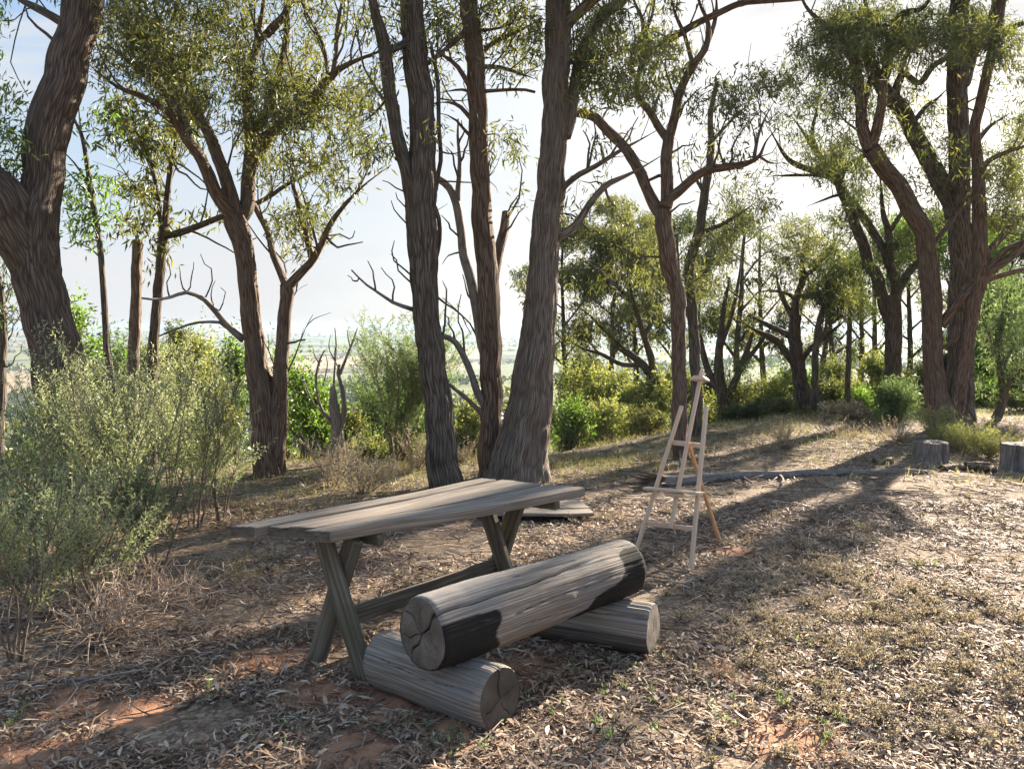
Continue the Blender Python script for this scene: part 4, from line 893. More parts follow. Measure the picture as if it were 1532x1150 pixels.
G1 = 'bushes on the slope beyond the clearing'
for a in [
    ('bush', 'bright green sunlit bush at the foot of the forked red gum, right side', 462, 556, 104, 12.4, GREENL, .08, .035, .9),
    ('bush', 'bright green bush filling the gap inside the fork of the red gum', 424, 520, 46, 13.6, GREENL, .09, .035, .8),
    ('bush', 'bright green leafy bush just left of the red gum trunk', 344, 505, 62, 13.2, GREENL, .09, .036, .9),
    ('bush', 'bright green tall bush immediately right of the massive left gum trunk', 118, 425, 74, 14.5, GREENL, .11, .045, .8),
    ('bush', 'yellow flowering wattle bush above the feathery shrubs, left of the red gum', 292, 480, 92, 16.0, YELL, .08, .03, .9),
    ('bush', 'dull yellow wattle bush behind the thin saplings', 222, 500, 76, 15.0, YELL, .08, .03, .8),
    ('bush', 'green bush behind the pale feathery shrub tops, below the bright green tall bush', 172, 505, 70, 15.2, GREENL, .08, .03, .8),
    ('bush', 'olive bush low between the yellow wattle and the red gum', 318, 560, 80, 12.2, OLIVE, .07, .028, .9),
    ('bush', 'dull olive bush seen between the dark twin trunk and the slim red trunk', 700, 600, 56, 13.4, YELL, .08, .03, .7),
    ('bush', 'low pale bush filling the gap between dark twin trunk and slim red trunk', 696, 655, 60, 11.8, OLIVE, .06, .022, .8),
    ('bush', 'yellow topped bush just right of the thick grey trunk', 852, 540, 76, 17.5, YELL, .085, .034, .9),
    ('bush', 'broad yellow green bush halfway between the thick grey trunk and the easel', 905, 545, 110, 17.6, YELL, .085, .034, .9),
    ('bush', 'yellow green bush left of the reddish trunk behind the easel', 966, 560, 96, 16.6, YELL, .085, .034, .9),
    ('bush', 'soft green bush low beside the base of the thick grey trunk', 852, 600, 76, 13.4, GREENL, .06, .022, .5),
    ('bush', 'green bush with light tips in the middle of the gap right of the thick trunk', 905, 606, 84, 14.0, YELL, .06, .022, .55),
    ('bush', 'low olive bush in front of the yellow green bush beside the easel', 968, 616, 80, 14.6, OLIVE, .06, .022, .55),
    ('bush', 'sunlit yellow bush beneath the dense dark tree', 1150, 560, 78, 21.5, YELL, .09, .036, .9),
    ('bush', 'yellow green bush right of the easel top', 1100, 578, 72, 19.5, YELL, .09, .034, .8),
    ('bush', 'dark low bush along the crest right of the easel', 1112, 622, 92, 16.4, DARKL, .06, .024, 1.0),
    ('bush', 'golden green bush between the many branched tree and the twin crooked stems', 1254, 535, 74, 23.0, YELL, .09, .036, .9),
    ('bush', 'green bush between the pole stem and the twin crooked stems, low', 1290, 585, 66, 20.5, GREENL, .08, .03, .9),
    ('bush', 'low grey green bush at the foot of the many branched tree', 1180, 628, 76, 17.4, OLIVE, .06, .024, .9),
    ('bush', 'upright blue green bush right in front of the trunk with twin crooked stems', 1342, 570, 52, 15.6, FEATHG, .09, .014, 1.4),
    ('bush', 'bushy dark green undergrowth behind the flared red gum', 1465, 570, 78, 19.0, GREENL, .08, .03, 1.0),
    ('bush', 'low dark bush at the right edge behind the second stump', 1528, 600, 84, 17.6, DARKL, .07, .028, 1.0),
    ('bush', 'tall olive bush behind the yellow green bushes, right of the thick trunk', 880, 520, 90, 21.0, OLIVE, .09, .036, .8),
    ('bush', 'tall yellow green bush behind the reddish trunk of the easel gum', 1015, 548, 84, 20.5, YELL, .09, .036, .8),
    ('bush', 'leafy olive bush filling the gap under the dense dark tree', 1072, 556, 80, 23.0, OLIVE, .09, .036, .9),
    ('bush', 'tall soft green bush right of the sunlit yellow bush', 1196, 545, 80, 24.0, GREENL, .09, .036, .7),
    ('bush', 'broad olive bush under the thin leaning pole stem', 1228, 575, 84, 21.5, OLIVE, .09, .036, .8),
    ('bush', 'tall yellow olive bush left of the twin crooked stems', 1304, 530, 76, 25.0, YELL, .1, .04, .8),
    ('bush', 'green leafy bush in the gap between twin crooked stems and flared red gum', 1372, 540, 80, 22.0, OLIVE, .09, .036, .9),
    ('bush', 'low green bush just left of the flared red gum base', 1362, 600, 60, 18.6, OLIVE, .07, .028, .9),
    ('bush', 'tall dark bush directly behind the flared red gum', 1420, 530, 84, 23.0, DARKL, .1, .04, .9),
    ('bush', 'tall green bush right of the tall dark trunk', 1480, 520, 86, 23.5, GREENL, .1, .04, .8),
    ('bush', 'olive bush at the right edge, behind the low dark bush', 1532, 540, 90, 22.0, OLIVE, .1, .04, .8),
    ('bush', 'small pale olive bush between the easel and the short many branched tree', 1140, 600, 60, 18.0, OLIVE, .07, .028, .8),
    ('bush', 'mid green bush behind the feathery wattle sapling, left of the dark twin trunk', 572, 585, 96, 13.8, GREENL, .08, .03, .8),
    ('bush', 'olive bush behind the broken grey snag', 500, 620, 90, 12.8, OLIVE, .07, .028, .8),
    ('bush', 'green bush touching the left side of the dark twin trunk', 616, 610, 70, 13.0, GREENL, .07, .026, .8),
    ('bush', 'low yellow green bush below the feathery wattle sapling', 570, 660, 80, 11.6, YELL, .06, .022, .7),
    ('bush', 'low dry grey bush on the crest left of the flared red gum', 1268, 632, 90, 16.2, PALEW, .06, .02, .7),
]:
    bush(*a, group=G1)
G2 = 'slender trees standing farther down the slope'
bush('background_tree', 'flat topped small tree far down the slope, under the dead limb of the red gum', 268, 462, 64, 30, OLIVE, .12, .05, .6, group=G2, cat='tree', low=.5, open_=.5, stem=TWIG)


def slim(label, px, Y, ytop, lean, leafm, bark, r=6.0, dens=1.0, w=52, ylow=600, fork=.28):
    """open crowned slender tree on the slope: trunk, rising limbs, scattered leaf"""
    t = Tree('background_tree', label, Y, bark, leafm, group=G2, leafL=.13, leafW=.034)
    n = 6; ys = np.linspace(ylow + 40, ytop + 20, n); xs = px + lean * ((ylow + 40 - ys) / 300) + np.cumsum(RNG.normal(size=n) * 3.2)
    t.limb('trunk', [(xs[i], ys[i], r * (1 - .72 * i / (n - 1))) for i in range(n)])
    bl = []
    for k in range(9):
        u = fork + (1 - fork) * (k + RNG.random() * .6) / 9; y0 = np.interp(u, [0, 1], [ys[0], ys[-1]]); x0 = np.interp(-y0, -ys, xs); sgn = 1 if (k % 2) else -1
        L = w * RNG.uniform(.6, 1.25) * (1.25 - .6 * u); x1, y1 = x0 + sgn * L * .55, y0 - L * RNG.uniform(.35, .75); x2, y2 = x0 + sgn * L * RNG.uniform(.8, 1.1), y1 - L * RNG.uniform(.2, .6)
        t.limb('limb', [(x0, y0), (x1, y1), (x2, y2)], RNG.uniform(-.8, .8), (r * .5 * (1.2 - u), r * .16))
        bl += [(x1, y1 - 6, w * .40, w * .36, RNG.uniform(.5, 1.2)), (x2, y2 - 4, w * .42, w * .38, RNG.uniform(.6, 1.3))]
    bl.append((xs[-1], ys[-1] - 10, w * .5, w * .45, 1))
    t.crown(bl, .55 * dens, 1.5, 13, twr=1.5); t.done()


for a in [
    ('slender olive tree just right of the thick leaning gum, farthest back', 846, 25, 335, -10, OLIVE, BARK_DARK, 5),
    ('slender tree with a leaning stem behind the loose spreading tree', 905, 23, 350, 25, GUM, BARK_DARK, 5.5),
    ('thin olive tree left of the reddish trunk behind the easel', 960, 25, 315, -18, OLIVE, BARK_BROWN, 5),
    ('thin tree hidden behind the reddish trunk of the easel gum', 1028, 27, 330, -8, DARKL, BARK_DARK, 5),
    ('slender dark tree rising out of the dense dark tree', 1100, 25, 300, 14, DARKL, BARK_DARK, 6),
    ('slender olive tree right of the dense dark tree', 1148, 26, 325, -10, OLIVE, BARK_DARK, 5),
    ('hazy slim tree behind the short many branched tree', 1218, 27, 330, 16, OLIVE, BARK_BROWN, 5),
    ('slim dark tree right of the thin leaning pole stem', 1250, 24, 345, -12, GUM, BARK_DARK, 5),
    ('slim tree behind the very thin straight sapling', 1286, 26, 350, 10, OLIVE, BARK_DARK, 5),
    ('slender tree immediately left of the twin crooked stems, far back', 1314, 28, 330, -14, DARKL, BARK_DARK, 5),
    ('slim green tree seen between twin crooked stems and flared red gum', 1366, 25, 345, 8, GREENL, BARK_BROWN, 5.5),
    ('slender tree behind the right stem of the flared red gum', 1424, 27, 330, 10, OLIVE, BARK_DARK, 5),
    ('leafy slim tree left of the right edge small tree', 1474, 25, 360, -8, GREENL, BARK_DARK, 5),
    ('slim tree standing behind the right edge small tree', 1520, 27, 340, 8, DARKL, BARK_DARK, 5),
]:
    slim(*a, dens=1.8 if a[1] > 1350 else 1.35)


# ------------------------------------------------------------------ feathery needle shrubs
def feathery(name, label, base, ztop, spread, nst, leafm, group=None, cat='shrub', bl=1.0, needle=(.032, .0075), start=.22, dead=0.1, r0=.008, lean=None, nb=46):
    x, y = base[:2]; zb = float(zg(x, y))
    root = thing(name, label, cat, (x, y, zb), group)
    P = []; R = []; bP = []; bR = []; dP = []; dR = []
    NC = []; ND = []; NT = []
    for k in range(nst):
        h = (ztop - zb) * RNG.uniform(.62, 1.05) if k else (ztop - zb)
        a = RNG.random() * 6.283; o = spread * math.sqrt(RNG.random())
        off = np.array([math.cos(a) * o, math.sin(a) * o, 0]) + (np.array([*lean, 0]) if lean else 0)
        b = np.array([x + off[0] * .12, y + off[1] * .12, zb - .03])
        S = spline(np.array([b, b + off * .3 + [0, 0, h * .35], b + off * .7 + [0, 0, h * .72], b + off + [0, 0, h]]) + np.vstack([np.zeros(3), rv(3) * .03]), 24)
        P.append(S); R.append(np.linspace(r0 * RNG.uniform(.7, 1.2), .0016, 24))
        tone = RNG.normal() * .13
        m = int(nb * RNG.uniform(.8, 1.2))
        for t in np.linspace(start * RNG.uniform(.6, 1.3), 1, m):
            i = min(int(t * 23), 22); p = S[i] + (S[i + 1] - S[i]) * (t * 23 - i)
            L = bl * (.40 * (1 - t) ** .7 + .11) * RNG.uniform(.45, 1.3)
            a2 = RNG.random() * 6.283
            d = nrm(np.array([math.cos(a2), math.sin(a2), RNG.uniform(.2, 1.3)]) + nrm(S[i + 1] - S[i]) * .4)
            B = np.array([p, p + d * L * .5, p + d * L + np.array([0, 0, .10 * L])]) + rv(3) * .006
            B[0] = p
            if RNG.random() < dead + .35 * max(0, .4 - t):
                dP.append(spline(B, 6)); dR.append(np.linspace(.0022, .001, 6)); continue
            B = spline(B, 6); bP.append(B); bR.append(np.linspace(.0020, .0009, 6))
            nn = max(5, int(L / .019)); u = np.linspace(.08, 1, nn) * 4.999
            j = u.astype(int); pos = B[j] + (B[j + 1] - B[j]) * (u - j)[:, None]
            NC.append(np.repeat(pos, 2, 0)); ND.append(np.repeat(np.broadcast_to(d, (nn, 3)), 2, 0) * .75 + nrm(rv(2 * nn)))
            NT.append(np.clip(.42 + tone + .10 * RNG.normal() + .12 * RNG.normal(size=2 * nn) + .16 * t + .22 * (np.repeat(u, 2) / 5 - .4), 0, 1))
    mb = MB(); tubes(mb, np.array(P), np.array(R), 6, cap=False)
    if bP: tubes(mb, np.array(bP), np.array(bR), 3, cap=False)
    if dP: tubes(mb, np.array(dP), np.array(dR), 3, cap=False, mat=1)
    mb.build('stem', [STEMS, DRYSTEM], root)
    NC = np.concatenate(NC); ND = np.concatenate(ND); NT = np.concatenate(NT); k = len(NC)
    lm = MB(); leaves(lm, NC, ND, rv(k), needle[0] * RNG.uniform(.6, 1.3, k), needle[1], NT, fold=0)
    lm.build('foliage', leafm, root, smooth=False)


GS = 'feathery shrubs on the left of the clearing'


def fz(yt, Y): return H + (HY - yt) / F * Y


for (px, Y, yt, spr, nst, m_, lab) in [
    (52, 5.4, 655, .42, 10, FEATHG, 'dark green feathery shrub at the left edge, in front of the massive gum'),
    (138, 6.3, 545, .50, 13, FEATH, 'tallest pale feathery shrub, in front of the massive left gum trunk'),
    (212, 6.8, 575, .46, 12, FEATH, 'pale yellow green feathery shrub right of the tallest one'),
    (292, 7.4, 585, .44, 10, FEATH, 'slender stemmed feathery shrub at the right end of the left shrubs'),
    (8, 6.1, 640, .40, 9, FEATHG, 'deep green feathery shrub cut by the left edge'),
    (150, 5.2, 740, .36, 8, FEATH, 'low feathery shrub leaning over the dead brush'),
    (232, 6.0, 740, .30, 7, FEATHG, 'small green feathery shrub in front of the slender stemmed one'),
    (330, 7.7, 640, .24, 5, FEATH, 'thin upright feathery shrub nearest the table corner'),
    (20, 4.5, 745, .30, 7, FEATH, 'pale low feathery shrub at the lower left edge'),
    (176, 8.0, 600, .50, 11, FEATH, 'feathery shrub at the back, behind the pale yellow green one'),
    (92, 7.2, 590, .45, 10, FEATH, 'feathery shrub close against the massive gum trunk'),
    (255, 8.3, 560, .50, 10, FEATH, 'tall feathery shrub at the back between the thin saplings and red gum'),
]:
    X = (px - CX) / F * Y
    feathery('feathery_shrub', lab, (X, Y), fz(yt - 45, Y), spr, nst - 1, m_, GS, start=.38, nb=30, bl=1.0, dead=.14)
for (px, Y, yt, spr, nst, m_, lab, nd) in [
    (498, 9.3, 655, .45, 9, PALEW, 'pale grey green weedy shrub behind the left end of the table', (.03, .006)),
    (545, 9.0, 690, .36, 8, PALEW, 'low pale weed clump against the back edge of the table', (.03, .006)),
    (618, 10.4, 640, .40, 8, PALEW, 'pale dry shrub left of the dark twin trunk base', (.03, .006)),
    (700, 11.0, 690, .30, 6, PALEW, 'dry pale weed between the trunks behind the table', (.03, .006)),
    (1178, 12.2, 640, .30, 7, PALEW, 'pale spindly dry weed in front of the many branched tree', (.022, .005)),
    (1136, 11.8, 676, .16, 4, PALEW, 'small thin dry weed left of the spindly one', (.022, .005)),
    (1440, 11.9, 642, .34, 9, YELL, 'sunlit yellow green tuft between the two stumps', (.05, .007)),
    (1398, 13.2, 610, .24, 6, YELL, 'yellow green weed at the foot of the flared red gum', (.05, .008)),
    (1476, 11.4, 655, .34, 7, OLIVE, 'grey green weed clump left of the second stump', (.05, .008)),
    (1252, 13.5, 655, .40, 8, PALEW, 'low pale shrubby weed in the lit grass beyond the fallen pole', (.03, .006)),
    (1340, 13.0, 650, .36, 7, PALEW, 'low dry weed left of the small cut stump', (.03, .006)),
]:
    X = (px - CX) / F * Y
    feathery('dry_weed', lab, (X, Y), fz(yt, Y), spr, nst, m_, 'weeds round the clearing', 'weed', bl=.8, needle=nd, start=.1, nb=20, r0=.005, dead=.25)
# small feathery wattle tree in the gap
Yw = 11.3
feathery('wattle_sapling', 'feathery green wattle sapling in the gap left of the dark twin trunk', ((592 - CX) / F * Yw, Yw), fz(482, Yw), .72, 10, FEATHG, None, 'sapling', bl=2.2, needle=(.055, .011), start=.25, nb=44, r0=.02, dead=.06)
# snag beside it
t = Tree('dead_tree', 'short broken grey snag with bare upright twigs, left of the feathery wattle sapling', 11.0, DEADWOOD, GUM, cat='dead tree')
t.limb('trunk', ln('514,740,11 510,690,9 504,640,8 499,600,6.5 497,578,3'))
t.limb('dead', ln('505,655 515,620 512,580 506,560 508,545'), .1, (5, 2)); t.limb('dead', ln('508,560 520,530 530,505 535,490'), .2, (2.4, 1)); t.limb('dead', ln('500,640 480,610 472,570 478,540 485,525'), -.2, (2.6, 1.2)); t.limb('dead', ln('498,600 500,560 503,520 501,490'), .1, (2, .8)); t.limb('dead', ln('502,650 490,620 470,605 455,570'), .1, (2, 1))
for q in ('478,545 470,530 468,520', '511,560 500,535 503,515', '524,520 520,500 522,488', '501,540 492,520 495,500', '485,570 490,545 487,530', '530,505 545,512 556,508'):
    t.limb('dead', ln(q), 0, (1.2, .5))
t.limb('dead', ln('530,720 527,705 530,690 522,676'), -.1, (7, 4)); t.done()

# dead brush on the left
def dead_brush(label, base, n, h, w):
    x, y = base[:2]; zb = float(zg(x, y)); root = thing('dead_shrub', label, 'dead shrub', (x, y, zb)); P = []; R = []
    for k in range(n):
        a = RNG.random() * 6.283; L = RNG.uniform(.3, 1) * w; d = np.array([math.cos(a) * L, math.sin(a) * L * .8, h * RNG.uniform(-.1, 1) * (1 - .3 * L / w)])
        b = np.array([x + RNG.normal() * .05, y + RNG.normal() * .05, zb + .01])
        m = spline(np.array([b, b + d * [.4, .4, .8] + rv(1)[0] * .03, b + d * [.75, .75, .95] + rv(1)[0] * .04, b + d]), 10); m[:, 2] = np.maximum(m[:, 2], zb + .005)
        P.append(m); R.append(np.linspace(.007, .0018, 10))
        for j in range(9):
            i = RNG.integers(2, 9); e = m[i] + nrm(rv(1)[0] + d * 1.2) * RNG.uniform(.05, .22); e[2] = max(e[2], zb + .01)
            P.append(spline(np.array([m[i], (m[i] + e) / 2 + rv(1)[0] * .012, e]), 10)); R.append(np.linspace(.0032, .0013, 10))
    mb = MB(); tubes(mb, np.array(P), np.array(R), 4, cap=False); mb.build('branch', DRYSTEM, root)


dead_brush('spiky pale dead brush sprawling on the litter below the low feathery shrub', gpt(150, 955), 46, .28, .8)
dead_brush('tangle of brown dead twigs under the dark green feathery shrub at the left edge', gpt(50, 925), 30, .35, .6)
dead_brush('small dry twig tangle right of the sprawling dead brush', gpt(235, 905), 24, .28, .5)


# ------------------------------------------------------------------ logs
def end_mat():
    m, nt, N, Lk = mat('end_grain')
    a = N.new('ShaderNodeAttribute'); a.attribute_name = 'bc'
    n = N.new('ShaderNodeTexNoise'); n.inputs['Scale'].default_value = 9; n.inputs['Detail'].default_value = 5; Lk.new(a.outputs['Vector'], n.inputs['Vector'])
    wv = N.new('ShaderNodeTexWave'); wv.wave_type = 'RINGS'; wv.rings_direction = 'Z'; wv.inputs['Scale'].default_value = 34; wv.inputs['Distortion'].default_value = 7; wv.inputs['Detail'].default_value = 3; wv.inputs['Detail Scale'].default_value = 2; Lk.new(a.outputs['Vector'], wv.inputs['Vector'])
    mx = N.new('ShaderNodeMix'); mx.inputs[0].default_value = .86; Lk.new(wv.outputs['Fac'], mx.inputs[2]); Lk.new(n.outputs[0], mx.inputs[3])
    r = ramp(N, [(.28, (.05, .04, .031)), (.5, (.125, .104, .082)), (.72, (.225, .195, .155))]); Lk.new(mx.outputs[0], r.inputs[0])
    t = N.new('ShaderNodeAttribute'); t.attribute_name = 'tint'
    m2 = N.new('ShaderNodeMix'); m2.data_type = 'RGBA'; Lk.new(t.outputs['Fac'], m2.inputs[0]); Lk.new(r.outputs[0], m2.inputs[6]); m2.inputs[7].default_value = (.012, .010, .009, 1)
    b = N.new('ShaderNodeBsdfPrincipled'); b.inputs['Roughness'].default_value = .9; Lk.new(m2.outputs[2], b.inputs['Base Color'])
    bp = N.new('ShaderNodeBump'); bp.inputs['Strength'].default_value = .4; bp.inputs['Distance'].default_value = .006; Lk.new(mx.outputs[0], bp.inputs['Height']); Lk.new(bp.outputs[0], b.inputs['Normal'])
    o = N.new('ShaderNodeOutputMaterial'); Lk.new(b.outputs[0], o.inputs[0]); return m


ENDG = end_mat()


def cut_disc(root, c, u, v, nrm_, Rth, cracks, name='cut_end', dark=0.0, rough=.004):
    """end face: polar grid with real cracks sunk into it"""
    ns = len(Rth); nr = 26; th = np.linspace(0, 2 * np.pi, ns, endpoint=False); fr = np.linspace(0.02, 1, nr)
    A, Fr = np.meshgrid(th, fr); RR = Fr * Rth[None]
    X, Y = RR * np.cos(A), RR * np.sin(A)
    dep = np.zeros_like(X); tn = np.full_like(X, dark)
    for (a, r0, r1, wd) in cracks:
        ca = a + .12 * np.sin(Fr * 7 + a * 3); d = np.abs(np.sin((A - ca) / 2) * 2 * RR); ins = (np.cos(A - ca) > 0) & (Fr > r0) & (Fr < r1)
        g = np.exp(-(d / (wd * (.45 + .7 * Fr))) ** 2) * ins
        dep -= .018 * g; tn = np.maximum(tn, g)  # crack shade also painted into the end face
    dep += rough * (fbm(X * 30 + 5, Y * 30 + 2, 3) - .5)
    dep[-1] = np.minimum(dep[-1], 0) - .002
    V = c + X[..., None] * u + Y[..., None] * v + dep[..., None] * nrm_
    i = np.arange(nr - 1)[:, None] * ns; j = np.arange(ns)[None]; j2 = (j + 1) % ns
    q = np.stack([i + j, i + ns + j, i + ns + j2, i + j2], -1).reshape(-1, 4)
    mb = MB(); k = nr * ns
    VV = np.vstack([V.reshape(-1, 3), c]); bc = np.vstack([np.stack([X, Y, X * 0], -1).reshape(-1, 3), [[0, 0, 0]]])
    tr = np.stack([np.full(ns, k), np.arange(ns), (np.arange(ns) + 1) % ns], -1)
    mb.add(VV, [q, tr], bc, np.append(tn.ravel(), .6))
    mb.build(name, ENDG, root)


def log_obj(label, p, q, r0, r1, darkfn=None, cracks=(), ends=((), ()), name='log', cat='log', edark=(0, 0), sx=1.0):
    p = np.asarray(p, float); q = np.asarray(q, float); ax = nrm(q - p); u = nrm(np.cross(ax, [0, 0, 1.])); v = np.cross(u, ax); L = np.linalg.norm(q - p)
    root = thing(name, label, cat, (p[0], p[1], p[2] - r0))
    ns, k = 176, max(40, int(L / .012)); th = np.linspace(0, 2 * np.pi, ns, endpoint=False); S = np.linspace(0, L, k)
    T, SS = np.meshgrid(th, S); o = RNG.random(4) * 20
    R = (r0 + (r1 - r0) * SS / L) * (1 + .03 * np.cos(2 * T + o[0] * .3) + .02 * np.cos(3 * T + o[1] + SS) + .05 * (fbm(SS * 2 + o[2], np.sin(T) * .8 + o[3], 2) - .5))
    for kk in range(5):                              # knots and hollows
        s_, a_ = RNG.uniform(.1, .9) * L, RNG.uniform(0, 6.28); dd = ((SS - s_) / .05) ** 2 + (np.angle(np.exp(1j * (T - a_))) * r0 / .04) ** 2
        R = R + r0 * .05 * np.exp(-dd) * (1 if kk % 2 else -1)
    R = R + r0 * .07 * (fbm(SS * 5 + o[1], np.cos(T) * 1.4 + np.sin(T) * .9 + o[0], 3) - .5)
    gr = np.minimum(fbm(np.cos(T) * 17 + o[0] * 3, SS * .8 + o[1], 3), fbm(np.sin(T) * 17 + o[2] * 3, SS * .8 + o[3], 3))
    R = R - .007 * np.clip(.45 - gr, 0, 1) * 2
    tn = np.zeros_like(R)
    for (a, b, wv, s0, s1, wd) in cracks:          # long drying cracks sunk into the log, their shade also painted dark
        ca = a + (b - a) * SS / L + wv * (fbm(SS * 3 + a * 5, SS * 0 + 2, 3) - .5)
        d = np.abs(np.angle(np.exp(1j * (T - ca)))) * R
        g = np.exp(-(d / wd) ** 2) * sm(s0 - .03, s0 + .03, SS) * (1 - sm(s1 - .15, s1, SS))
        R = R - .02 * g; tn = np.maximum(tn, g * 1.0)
    deg = np.degrees(np.angle(np.exp(1j * T)))
    if darkfn is not None:
        ch = darkfn(SS, deg, L)
        for _ in range(3): ch = (ch + np.roll(ch, 1, 1) + np.roll(ch, -1, 1) + np.vstack([ch[:1], ch[:-1]]) + np.vstack([ch[1:], ch[-1:]])) / 5
        tn = np.maximum(tn, ch)
    en = np.minimum(SS, L - SS); R = R * (1 - .05 * np.exp(-en / .008))
    V = p + ax * SS[..., None] + (np.cos(T) * R)[..., None] * u + (np.sin(T) * R)[..., None] * v
    i = np.arange(k - 1)[:, None] * ns; j = np.arange(ns)[None]; j2 = (j + 1) % ns
    fq = np.stack([i + j, i + j2, i + ns + j2, i + ns + j], -1).reshape(-1, 4)
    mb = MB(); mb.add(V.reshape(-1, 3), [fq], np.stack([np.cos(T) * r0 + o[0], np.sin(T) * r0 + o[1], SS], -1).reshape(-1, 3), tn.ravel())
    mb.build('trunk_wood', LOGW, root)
    cut_disc(root, p + ax * .001, u, v, -ax, R[0], ends[0], dark=edark[0])
    cut_disc(root, q - ax * .001, u, v, ax, R[-1], ends[1], dark=edark[1])
    return root


def seat_char(S, A, L):
    b1 = .34 + .02 * np.sin(A * .12)
    e = np.minimum(S - b1, 0)
    left = (S < b1) & (A < 30 - 6 * S) & (A > -120)
    lim = np.interp(S, [.72, .86, .98, 1.02, 1.12, 1.24, 1.285, 1.30, 1.5], [-80, -48, -34, -18, -8, 2, 14, 60, 66]) + 7 * (fbm(S * 16, S * 0 + 4, 3) - .5)
    right = (S > .72) & (A < lim) & (A > -150)
    return np.where(left | right, .9, 0.0)


def low_dark(S, A, L):  # darker lower half, reaching higher along the log
    lim = np.interp(S, [0, .12, .35, .46, .9], [-6, -8, 10, 75, 90]) + 8 * (fbm(S * 9 + 3, S * 0 + 4, 3) - .5)
    return np.where((A > 180 - lim) | (A < lim), .9, .0) * 0 + np.where(A < lim, .72, 0)


zs_ = .398
SN, SF = at(631, 950, 3.77), at(937, 848, 4.85)
SN[2] = .405; SF[2] = .402
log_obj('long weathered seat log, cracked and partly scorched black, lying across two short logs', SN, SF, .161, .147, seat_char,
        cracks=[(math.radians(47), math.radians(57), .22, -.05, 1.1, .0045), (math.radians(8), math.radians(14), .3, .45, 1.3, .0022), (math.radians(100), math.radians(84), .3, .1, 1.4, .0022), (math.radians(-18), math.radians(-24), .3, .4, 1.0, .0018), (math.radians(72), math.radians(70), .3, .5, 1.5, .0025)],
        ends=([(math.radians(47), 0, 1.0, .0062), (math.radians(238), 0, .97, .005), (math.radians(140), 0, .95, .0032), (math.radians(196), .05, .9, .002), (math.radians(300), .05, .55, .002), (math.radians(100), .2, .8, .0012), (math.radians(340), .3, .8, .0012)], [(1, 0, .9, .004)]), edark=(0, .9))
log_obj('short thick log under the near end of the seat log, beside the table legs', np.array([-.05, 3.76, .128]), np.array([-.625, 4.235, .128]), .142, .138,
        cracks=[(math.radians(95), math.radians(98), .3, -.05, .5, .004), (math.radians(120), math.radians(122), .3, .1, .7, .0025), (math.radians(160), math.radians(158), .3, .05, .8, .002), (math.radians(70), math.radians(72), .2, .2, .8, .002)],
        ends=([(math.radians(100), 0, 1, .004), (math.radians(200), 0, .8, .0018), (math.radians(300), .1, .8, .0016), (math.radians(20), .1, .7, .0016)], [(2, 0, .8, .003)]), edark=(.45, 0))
log_obj('short round log under the far end of the seat log, toward the easel', np.array([.752, 4.62, .130]), np.array([.08, 4.94, .128]), .136, .136, low_dark,
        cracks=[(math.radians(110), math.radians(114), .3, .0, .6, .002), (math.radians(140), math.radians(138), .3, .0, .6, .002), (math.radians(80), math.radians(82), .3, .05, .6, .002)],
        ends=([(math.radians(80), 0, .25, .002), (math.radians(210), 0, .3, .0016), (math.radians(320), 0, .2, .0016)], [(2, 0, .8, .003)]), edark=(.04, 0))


# ------------------------------------------------------------------ table
def plank(mb, nl, nr, fl, fr, zt, th, seed):
    """board between near edge nl-nr and far edge fl-fr (plan points)"""
    k = 40; nl, nr, fl, fr = [np.array(a, float) for a in (nl, nr, fl, fr)]; b = .007
    V = []; B = []
    L = np.linalg.norm(fl - nl); W = np.linalg.norm(nr - nl)
    prof = [(0, -b), (b / W, 0)] + [(t, 0) for t in (.2, .35, .5, .65, .8)] + [(1 - b / W, 0), (1, -b), (1, -th + b), (1 - b / W, -th), (.5, -th), (b / W, -th), (0, -th + b)]
    n = len(prof); o = RNG.random(3) * 9
    for i, t in enumerate(np.concatenate([[0, .004], np.linspace(.02, .98, k - 4), [.996, 1]])):
        l = nl + (fl - nl) * t; r = nr + (fr - nr) * t; ins = .006 if i in (0, k - 1) else 0
        warp = .010 * (mn.noise(Vector((t * 2.3, seed * 3.1, 0)))) - .006 * math.sin(math.pi * t)
        for (s, z) in prof:
            ed = .006 * mn.noise(Vector((t * 14, seed * 5.3 + s * 9, z * 20)))
            en = .018 * mn.noise(Vector((s * 6, seed * 7.7, t * 3))) * (1 if t < .03 or t > .97 else 0)
            g = -.0035 * max(0, mn.noise(Vector((s * 22 + seed * 4, t * 3.5, 1.7)))) if z == 0 else 0
            ss = min(max(s, ins / W), 1 - ins / W)
            P = l + (r - l) * (ss + ed * (1 if s in (0, 1) else 0)) + nrm(fl - nl) * en
            V.append((P[0], P[1], zt + warp + g + z * (1 - (ins > 0) * .1) - .5 * ins * (z > -th / 2) + .5 * ins * (z <= -th / 2))); B.append((s * W + o[0], z + o[1], t * L + o[2]))
    q = [(i * n + j, i * n + (j + 1) % n, (i + 1) * n + (j + 1) % n, (i + 1) * n + j) for i in range(k - 1) for j in range(n)]
    V = np.array(V); B = np.array(B); m = len(V)
    V = np.vstack([V, V[:n].mean(0), V[-n:].mean(0)]); B = np.vstack([B, B[:n].mean(0), B[-n:].mean(0)])
    tr = [((j + 1) % n, j, m) for j in range(n)] + [((k - 1) * n + j, (k - 1) * n + (j + 1) % n, m + 1) for j in range(n)]
    mb.add(V, [np.array(q)], B); mb.add(V, [np.array(tr)], B, mat=1)


